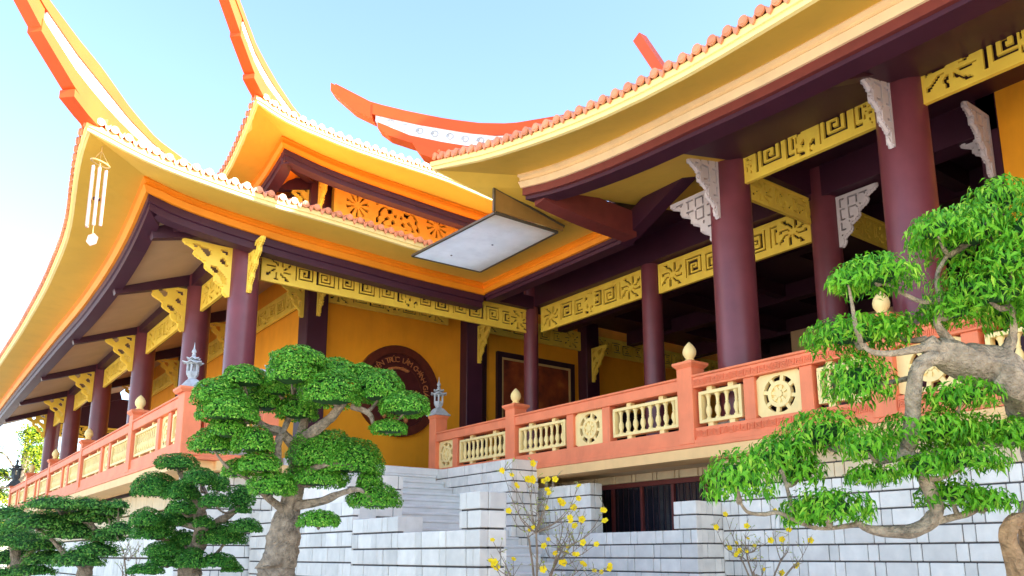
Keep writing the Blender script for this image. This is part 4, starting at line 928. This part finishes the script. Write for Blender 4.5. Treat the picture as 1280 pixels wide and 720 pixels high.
T4B= [[(5.728, 2.359, -0.511, 0.135), (5.687, 2.321, -0.243, 0.087), (5.568, 2.296, -0.048, 0.059), (5.463, 2.271, 0.11, 0.051), (5.468, 2.246, 0.191, 0.047), (5.57, 2.232, 0.197, 0.051), (5.694, 2.247, 0.024, 0.056), (5.756, 2.264, -0.219, 0.079)], [(5.768, 2.294, -0.123, 0.096), (5.816, 2.22, 0.273, 0.097), (5.796, 2.159, 0.57, 0.113), (5.694, 2.11, 0.81, 0.128), (5.551, 2.105, 0.997, 0.135), (5.328, 2.122, 1.083, 0.129), (5.204, 2.199, 1.14, 0.117), (5.089, 2.275, 1.178, 0.101), (5.007, 2.326, 1.216, 0.09), (4.95, 2.364, 1.235, 0.07), (4.911, 2.378, 1.292, 0.039)], [(4.997, 2.315, 1.187, 0.058), (4.885, 2.368, 1.157, 0.05), (4.838, 2.411, 1.079, 0.046), (4.829, 2.446, 0.966, 0.046), (4.839, 2.469, 0.848, 0.046), (4.855, 2.506, 0.708, 0.046), (4.842, 2.536, 0.628, 0.042)], [(4.727, 2.64, 0.557, 0.019), (4.793, 2.584, 0.581, 0.027), (4.843, 2.538, 0.614, 0.039), (4.906, 2.51, 0.543, 0.039), (4.956, 2.497, 0.449, 0.039), (5.012, 2.482, 0.345, 0.039), (5.035, 2.489, 0.25, 0.042), (4.998, 2.536, 0.175, 0.046), (4.913, 2.608, 0.137, 0.046), (4.808, 2.685, 0.142, 0.035), (4.713, 2.75, 0.165, 0.023), (4.654, 2.785, 0.203, 0.015)], [(5.021, 2.511, 0.203, 0.023), (5.136, 2.446, 0.223, 0.023), (5.26, 2.382, 0.262, 0.019), (5.321, 2.325, 0.31, 0.012)], [(4.935, 2.346, 1.249, 0.027), (4.82, 2.426, 1.218, 0.023), (4.716, 2.497, 1.197, 0.019), (4.618, 2.567, 1.206, 0.015), (4.553, 2.601, 1.263, 0.012)], [(5.105, 2.277, 1.221, 0.035), (4.995, 2.341, 1.394, 0.024), (4.996, 2.309, 1.514, 0.02), (4.959, 2.293, 1.682, 0.016), (4.995, 2.234, 1.812, 0.012)], [(4.983, 2.301, 1.535, 0.02), (4.881, 2.377, 1.53, 0.016), (4.788, 2.433, 1.583, 0.012), (4.678, 2.499, 1.646, 0.01)], [(5.302, 2.185, 1.156, 0.047), (5.428, 2.122, 1.289, 0.032), (5.429, 2.09, 1.411, 0.024), (5.392, 2.074, 1.581, 0.016)], [(4.914, 2.577, 0.608, 0.02), (4.727, 2.711, 0.622, 0.016), (4.587, 2.81, 0.646, 0.012)], [(4.956, 2.461, 1.084, 0.02), (4.803, 2.585, 1.045, 0.016), (4.686, 2.675, 1.036, 0.012)], [(4.703, 2.789, 0.19, 0.016), (4.51, 2.964, 0.167, 0.012), (4.324, 3.081, 0.253, 0.014), (4.246, 3.14, 0.248, 0.016), (4.167, 3.195, 0.262, 0.012), (4.12, 3.215, 0.32, 0.008)], [(4.381, 3.036, 0.262, 0.012), (4.365, 3.043, 0.383, 0.012), (4.322, 3.043, 0.503, 0.01)], [(5.283, 2.255, 1.09, 0.032), (5.276, 2.309, 0.997, 0.02), (5.238, 2.35, 0.949, 0.012)], [(4.927, 2.521, 0.84, 0.02), (5.037, 2.463, 0.744, 0.016), (5.179, 2.367, 0.705, 0.012)]]
S1F= [(4.375, 6.014, 0.746), (4.623, 6.221, 0.746), (4.538, 6.043, 0.641), (4.596, 5.942, 0.685), (4.572, 5.838, 0.684), (4.961, 6.103, 0.717), (4.84, 5.844, 0.691), (4.721, 5.821, 0.592), (4.697, 5.755, 0.55), (4.903, 5.582, 0.616), (4.949, 5.648, 0.51), (5.077, 5.891, 0.451), (4.722, 5.825, 0.428), (4.867, 5.672, 0.337), (5.104, 5.783, 0.332), (4.651, 5.992, 0.23), (5.23, 6.024, 0.281), (4.357, 6.153, 0.14), (4.891, 6.012, 0.151), (4.945, 6.142, 0.092), (4.916, 5.948, 0.03), (5.2, 6.09, 0.086), (5.025, 5.91, 0.03), (5.028, 5.762, 0.015), (4.989, 5.917, -0.06), (4.342, 6.156, -0.044), (4.506, 6.294, -0.102), (4.797, 5.972, -0.119), (5.315, 5.986, -0.085), (5.371, 5.921, -0.139), (5.313, 5.754, -0.143), (5.202, 5.523, -0.08), (4.604, 5.878, 0.825), (5.18, 5.548, 0.408), (5.18, 5.551, 0.311), (4.473, 6.069, 0.401), (5.045, 6.021, 0.51), (5.024, 5.675, 0.118), (5.091, 5.571, 0.103), (4.775, 6.398, -0.031)]
S1C= (4.887, 6.174, -0.544)
S2F= [(6.998, 5.66, 0.429), (7.072, 5.855, 0.297), (7.141, 5.503, 0.306), (7.333, 5.645, 0.18), (7.158, 5.663, 0.132), (7.151, 5.751, 0.081), (7.346, 5.574, 0.109), (7.12, 5.641, 0.011), (7.069, 5.465, 0.045), (7.187, 5.456, -0.028), (7.496, 5.592, -0.139), (7.781, 5.385, -0.104), (7.675, 5.494, -0.174), (7.336, 5.362, 0.158), (7.446, 5.363, 0.47), (7.589, 5.406, 0.173), (7.78, 5.187, 0.161), (7.638, 5.35, 0.277), (7.152, 5.619, 0.068)]
S2C= (7.452, 5.557, -0.615)
S3F= [(2.237, 10.879, 0.016), (2.295, 10.82, 0.141), (2.311, 10.604, 0.108), (2.433, 10.862, 0.048), (2.205, 11.0, 0.238), (2.222, 10.607, -0.031), (2.472, 10.874, -0.016), (2.363, 10.942, 0.016)]
S3C= (2.355, 10.873, -0.608)
FART= (7.33, 71.76, 6.5)

# ================================================================== plants
def leaf_quads(n, c, rx, rz, size, up=.55, droop=0.0, low=-.35, seed=0, fold=False, jit=.16):
    """leaf shaped faces scattered through the outer shell of a dome; returns verts, faces"""
    g=np.random.default_rng(int(seed*10)); d=g.normal(size=(n*3,3)); d/=np.linalg.norm(d,axis=1)[:,None]
    d=d[d[:,2]>low][:n]; n=len(d)
    lump=np.array([noise.noise(Vector((float(q[0])*2.1+seed,float(q[1])*2.1,float(q[2])*2.1))) for q in d])
    rad=(1+.16*lump)*(1-np.abs(g.normal(size=n))*jit)
    P=np.array(c)+d*rad[:,None]*np.array([rx,rx,rz])
    N=d*np.array([1/rx,1/rx,1/rz]); N/=np.linalg.norm(N,axis=1)[:,None]
    N=N+g.normal(size=(n,3))*.45+np.array([0,0,up]); N/=np.linalg.norm(N,axis=1)[:,None]
    A=g.normal(size=(n,3))+d*np.array([.8,.8,.1])+np.array([0,0,-droop]); A-= (A*N).sum(1)[:,None]*N; A/=np.linalg.norm(A,axis=1)[:,None]
    B=np.cross(N,A); s=size*g.uniform(.65,1.3,size=n)[:,None]
    if not fold:
        V=np.stack([P-A*s*.5,P+B*s*.24-A*s*.02,P+A*s*.5,P-B*s*.24-A*s*.02],1).reshape(-1,3)
        k=np.arange(n)*4; Fc=np.stack([k,k+1,k+2,k+3],1)
        return V,Fc,P,N,A
    dr=np.array([0,0,-1.0])
    V=np.stack([P-A*s*.5, P+B*s*.17-A*s*.05+N*s*.07, P+A*s*.5+dr*s*.42, P-B*s*.17-A*s*.05+N*s*.07, P+A*s*.08+dr*s*.03],1).reshape(-1,3)
    k=np.arange(n)*5; Fc=np.concatenate([np.stack([k,k+1,k+4],1),np.stack([k+1,k+2,k+4],1),np.stack([k+2,k+3,k+4],1),np.stack([k+3,k,k+4],1)])
    return V,Fc,P,N,A
def blob(c, rx, rz, seed, sub=2):
    bm=bmesh.new(); bmesh.ops.create_icosphere(bm,subdivisions=sub,radius=1)
    vs=[]
    for v in bm.verts:
        p=v.co; k=1+.2*noise.noise(p*2.1+Vector((seed,0,0))); z=p.z*(1 if p.z>0 else .45)
        vs.append((c[0]+p.x*rx*k,c[1]+p.y*rx*k,c[2]+z*rz*k))
    fs=[tuple(v.index for v in f.verts) for f in bm.faces]; bm.free(); return vs,fs
def pad(parent, c, rx, rz, dens, size, m, seed, droop=.3, fold=False, corek=.74, jit=.16, low=-.35, up=.55):
    n=int(dens*(rx*rx*2.2+rx*rz*4.0)/(size*size*.3))
    V,Fc,P,N,A=leaf_quads(n,c,rx,rz,size,up,droop,low,seed,fold,jit)
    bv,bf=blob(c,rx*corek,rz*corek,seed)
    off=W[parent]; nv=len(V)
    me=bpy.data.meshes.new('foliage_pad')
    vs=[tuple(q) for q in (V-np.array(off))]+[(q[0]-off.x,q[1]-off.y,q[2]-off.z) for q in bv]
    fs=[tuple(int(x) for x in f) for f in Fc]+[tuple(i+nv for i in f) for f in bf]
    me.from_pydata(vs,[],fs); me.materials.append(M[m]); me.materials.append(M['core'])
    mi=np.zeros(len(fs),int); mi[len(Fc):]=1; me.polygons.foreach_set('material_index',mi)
    o=bpy.data.objects.new('foliage_pad',me); col.objects.link(o); o.parent=parent; W[o]=Vector(off); o['kind']='stuff'
    return o,P,N,A
def fine(path, k=5, wob=.0, seed=0):
    pts=smoothed([p[:3] for p in path],1); P=[Vector(p[:3]) for p in path]
    out=[];rad=[]
    for i in range(len(path)-1):
        for q in range(k):
            t=q/k; a=P[i-1] if i>0 else P[i]*2-P[i+1]; b,c=P[i],P[i+1]; d=P[i+2] if i+2<len(P) else P[i+1]*2-P[i]
            v=.5*((2*b)+(c-a)*t+(2*a-5*b+4*c-d)*t*t+(3*b-a-3*c+d)*t**3)
            r=path[i][3]*(1-t)+path[i+1][3]*t
            if wob: v=v+Vector(noise.noise_vector(v*6+Vector((seed,0,0))))*r*wob
            out.append(tuple(v)); rad.append(r*(1+(.18*noise.noise(v*9) if wob else 0)))
    out.append(tuple(P[-1])); rad.append(path[-1][3]); return out,rad
def tree(name, label, cat, group, padL, brL, leaf, dens, size, bark, barkn=12, trunk_name='trunk', linkpads=True, **kw):
    p0=brL[0][0]; t=thing(name,label,cat,(p0[0],p0[1],-1.6),group)
    tr=None
    for i,b in enumerate(brL):
        pts,rad=fine(b,14 if i==0 else 9,.25,i)
        mb=MB().tube(pts,rad,barkn*2 if i==0 else 12,.34)
        o=part(trunk_name if i==0 else 'limb',mb,M[bark[0] if i==0 else bark[-1]],t if i==0 else tr,smooth=True)
        if i==0: tr=o
    nodes=[Vector(p) for b in brL for p in fine(b,3)[0]]
    res=[]
    for i,(x,y,z,rx,rz) in enumerate(padL):
        o,P,N,A=pad(t,(x,y,z),rx,rz,dens,size,leaf,i*7.3+len(padL),**kw)
        if linkpads:
            c=Vector((x,y,z-rz*.2)); q=min(nodes,key=lambda k:(k-c).length+.6*max(0,k.z-c.z))
            mid=(q+c)/2+Vector((0,0,-.12*(q-c).length))
            pts,rad=fine([(*q,.012+.03*rx),(*mid,.01+.022*rx),(*c,.006)],5,.5,i)
            part('twig',MB().tube(pts,rad,6,.2),M[bark[-1]],tr,smooth=True)
        res.append((o,P,N,A))
    return t,res
tree('bonsai_tree','large clipped cloud bonsai with thick grey trunk in front of the orange wall','bonsai tree','garden bonsai trees',[(a,b,c,d*.94,e*1.16) for a,b,c,d,e in T1P],[[(x,y,z,r*.84) for x,y,z,r in b] for b in T1B],'leafA',2.8,.027,('bark','bark'),16,droop=.5,jit=.09)
tree('bonsai_tree','smaller dark green layered topiary tree left of the thick grey trunk','bonsai tree','garden bonsai trees',[(a,b,c,d*.9,e*1.15) for a,b,c,d,e in T2P],T2B,'leafB',2.6,.029,('bark','bark'),10,droop=.3,jit=.09)
tree('juniper_bush','loose dark juniper with cloud tufts below the left balustrade','juniper','low junipers at lower left',[(a,b,c,d*1.12,e*1.5) for a,b,c,d,e in T3P],T3B,'leafC',1.7,.042,('bark','bark'),8,droop=.1,jit=.32)
tree('juniper_bush','sprawling juniper at the far left bottom edge','juniper','low junipers at lower left',[(a,b,c,d*1.12,e*1.5) for a,b,c,d,e in T3Q],T3C,'leafC',1.7,.042,('bark','bark'),8,droop=.1,jit=.32)
t4,res=tree('bonsai_tree','bright green drooping leaved bonsai with twisted pale trunk in front of the right wall','bonsai tree','garden bonsai trees',[(a,b,c,d*1.06,e*1.06) for a,b,c,d,e in T4P],T4B,'leafD',1.95,.046,('barkbrown','barkpale'),16,droop=.9,fold=True,corek=.5,jit=.3,low=-.55,up=.25)
# the largest nearest leaves of that tree one by one
lm=bpy.data.meshes.new('leaf'); lm.from_pydata([(-.027,0,0),(0,.0095,.004),(.030,0,-.024),(0,-.0095,.004),(.006,0,.0)],[],[(0,1,4),(1,2,4),(2,3,4),(3,0,4)]); lm.materials.append(M['leafD'])
gq=np.random.default_rng(3)
for o,P,N,A in res:
    d=np.linalg.norm(P,axis=1); k=np.argsort(d)[:max(12,len(d)//12)]; k=gq.permutation(k)[:10]
    for i in k:
        n=Vector(N[i]); a=Vector(A[i]); b=n.cross(a); q=P[i]*(1-.02)
        e=inst('leaf',lm,o,q); e.rotation_euler=Matrix((a,b,n)).transposed().to_euler(); e.scale=(1.15,1.15,1.15)
# blossom shrubs
bl=MB()
for k in range(5):
    a=2*math.pi*k/5; c,s=math.cos(a),math.sin(a)
    pt=[(.004,0,0),(.014,.013,.006),(.026,.017,.010),(.036,.010,.010),(.038,0,.011),(.036,-.010,.010),(.026,-.017,.010),(.014,-.013,.006)]
    bl.add([(x*c-y*s,x*s+y*c,z) for x,y,z in pt],[(0,1,2,3,4,5,6,7)])
bl.lathe(0,0,0,[(.004,0),(.009,.008),(.005,.014)],6)
blm=bl.mesh('blossom',M['petal'])
def shrub(label, base, tips, group, rbase=.02, flowers=True, seed=0):
    rr=random.Random(seed); t=thing('flowering_shrub' if flowers else 'bare_shrub',label,'shrub',(base[0],base[1],-1.6),group)
    b=Vector(base); tw=MB(); g=Vector((b.x,b.y,-1.6))
    tr=part('stem',MB().tube([tuple(g),tuple(g.lerp(b,.5)+Vector((.03,.02,0))),tuple(b)],[.03,.026,.022],8,.2),M['twig'],t,smooth=True)
    mains=[]
    for k in range(7):
        q=Vector(rr.choice(tips)); m=b.lerp(q,.55)+Vector((rr.uniform(-.06,.06),rr.uniform(-.06,.06),rr.uniform(.0,.12))); mains.append((b.lerp(m,.5)+Vector((rr.uniform(-.03,.03),rr.uniform(-.03,.03),.03)),m))
        tw.tube(fine([(*b,.013),(*mains[-1][0],.010),(*m,.0065)],4,1.5,k)[0],[.013-.0005*i for i in range(9)],6)
    lv=MB()
    for i,q in enumerate(tips):
        q=Vector(q); src=min([x for m in mains for x in (m[0],m[1],b.lerp(m[0],.5))],key=lambda k:(k-q).length+1.6*max(0,k.z-q.z+.05))
        mid=src.lerp(q,.5)+Vector((rr.uniform(-.05,.05),rr.uniform(-.05,.05),rr.uniform(-.05,.03)-.12*(q-src).length))
        pts,_=fine([(*src,.005),(*mid,.004),(*q,.002)],4,3,i); tw.tube(pts,[.006-.0005*k for k in range(len(pts))],5)
        for k in range(5):
            s=Vector(rr.choice(pts[2:])); e=s+Vector((rr.uniform(-.10,.10),rr.uniform(-.10,.10),rr.uniform(.0,.16))); tw.tube([tuple(s),tuple(s.lerp(e,.5)+Vector((.008,.006,.01))),tuple(e)],[.0035,.0028,.0016],4)
            for z in range(2):
                c=s.lerp(e,rr.uniform(.5,1)); a=Vector((rr.uniform(-1,1),rr.uniform(-1,1),rr.uniform(0,1))).normalized(); bb=a.cross(Vector((.3,.5,.8))).normalized(); L=rr.uniform(.012,.03)
                lv.add([tuple(c),tuple(c+a*L*.5+bb*L*.3),tuple(c+a*L),tuple(c+a*L*.5-bb*L*.3)],[(0,1,2,3)])
        if flowers:
            for z in range(rr.choice((1,1,2))):
                c=q+Vector((rr.uniform(-.03,.03),rr.uniform(-.03,.03),rr.uniform(-.03,.03)))*z
                e=inst('blossom',blm,t,c); v=(-c).normalized()+Vector((rr.uniform(-.6,.6),rr.uniform(-.6,.6),rr.uniform(-.2,.8))); e.rotation_euler=v.to_track_quat('Z','Y').to_euler(); f=rr.uniform(.5,.95); e.scale=(f,f,f)
    part('twigs',tw,M['twig'],tr,kind='stuff'); part('bud_leaves',lv,M['bud'],tr,kind='stuff')
shrub('leafless shrub with many yellow blossoms in front of the square wall block',S1C,S1F,'blossoming shrubs',seed=2)
shrub('thin shrub with few small yellow blossoms left of the twisted bonsai',S2C,S2F,'blossoming shrubs',seed=3)
shrub('pale leafless shrub between juniper and dark topiary',S3C,S3F,'blossoming shrubs',flowers=False,seed=5)
# sunlit tree beyond the far end of the balustrade, and lower greenery beside it
def far_tree(label,x,y,z,r,seed,h):
    t=thing('background_tree',label,'tree',(x,y,-1.6),'trees beyond the temple')
    rr=random.Random(seed); pts,rad=fine([(x,y,-1.6,.35),(x+.2,y,z*.4,.28),(x,y+.2,z,.15),(x,y,z+r*.7,.05)],5,.4)
    tr=part('trunk',MB().tube(pts,rad,8,.2),M['bark'],t,smooth=True)
    for k in range(16):
        a=rr.uniform(0,6.28); q=rr.uniform(.25,.95)*r; c=(x+math.cos(a)*q,y+math.sin(a)*q,z+rr.uniform(-.7,1.0)*r*h*(1-.45*q/r))
        part('limb',MB().tube(fine([(x,y,z-.2*r,.12),((x+c[0])/2,(y+c[1])/2,c[2]-.3,.08),(*c,.03)],4,.6,k)[0],[.1-.006*i for i in range(9)],6),M['bark'],tr)
        pad(t,c,r*rr.uniform(.28,.42),r*rr.uniform(.22,.34),1.0,.2,'leafE',seed+k,jit=.45,corek=.45,low=-.8)
far_tree('sunlit yellow green tree beyond the far left columns',FART[0],FART[1],FART[2]-.3,3.6,21,1.0)
far_tree('lower yellow green tree at the left edge behind the dark lantern',FART[0]-2.6,FART[1]+2,FART[2]-3.2,2.6,43,1.0)
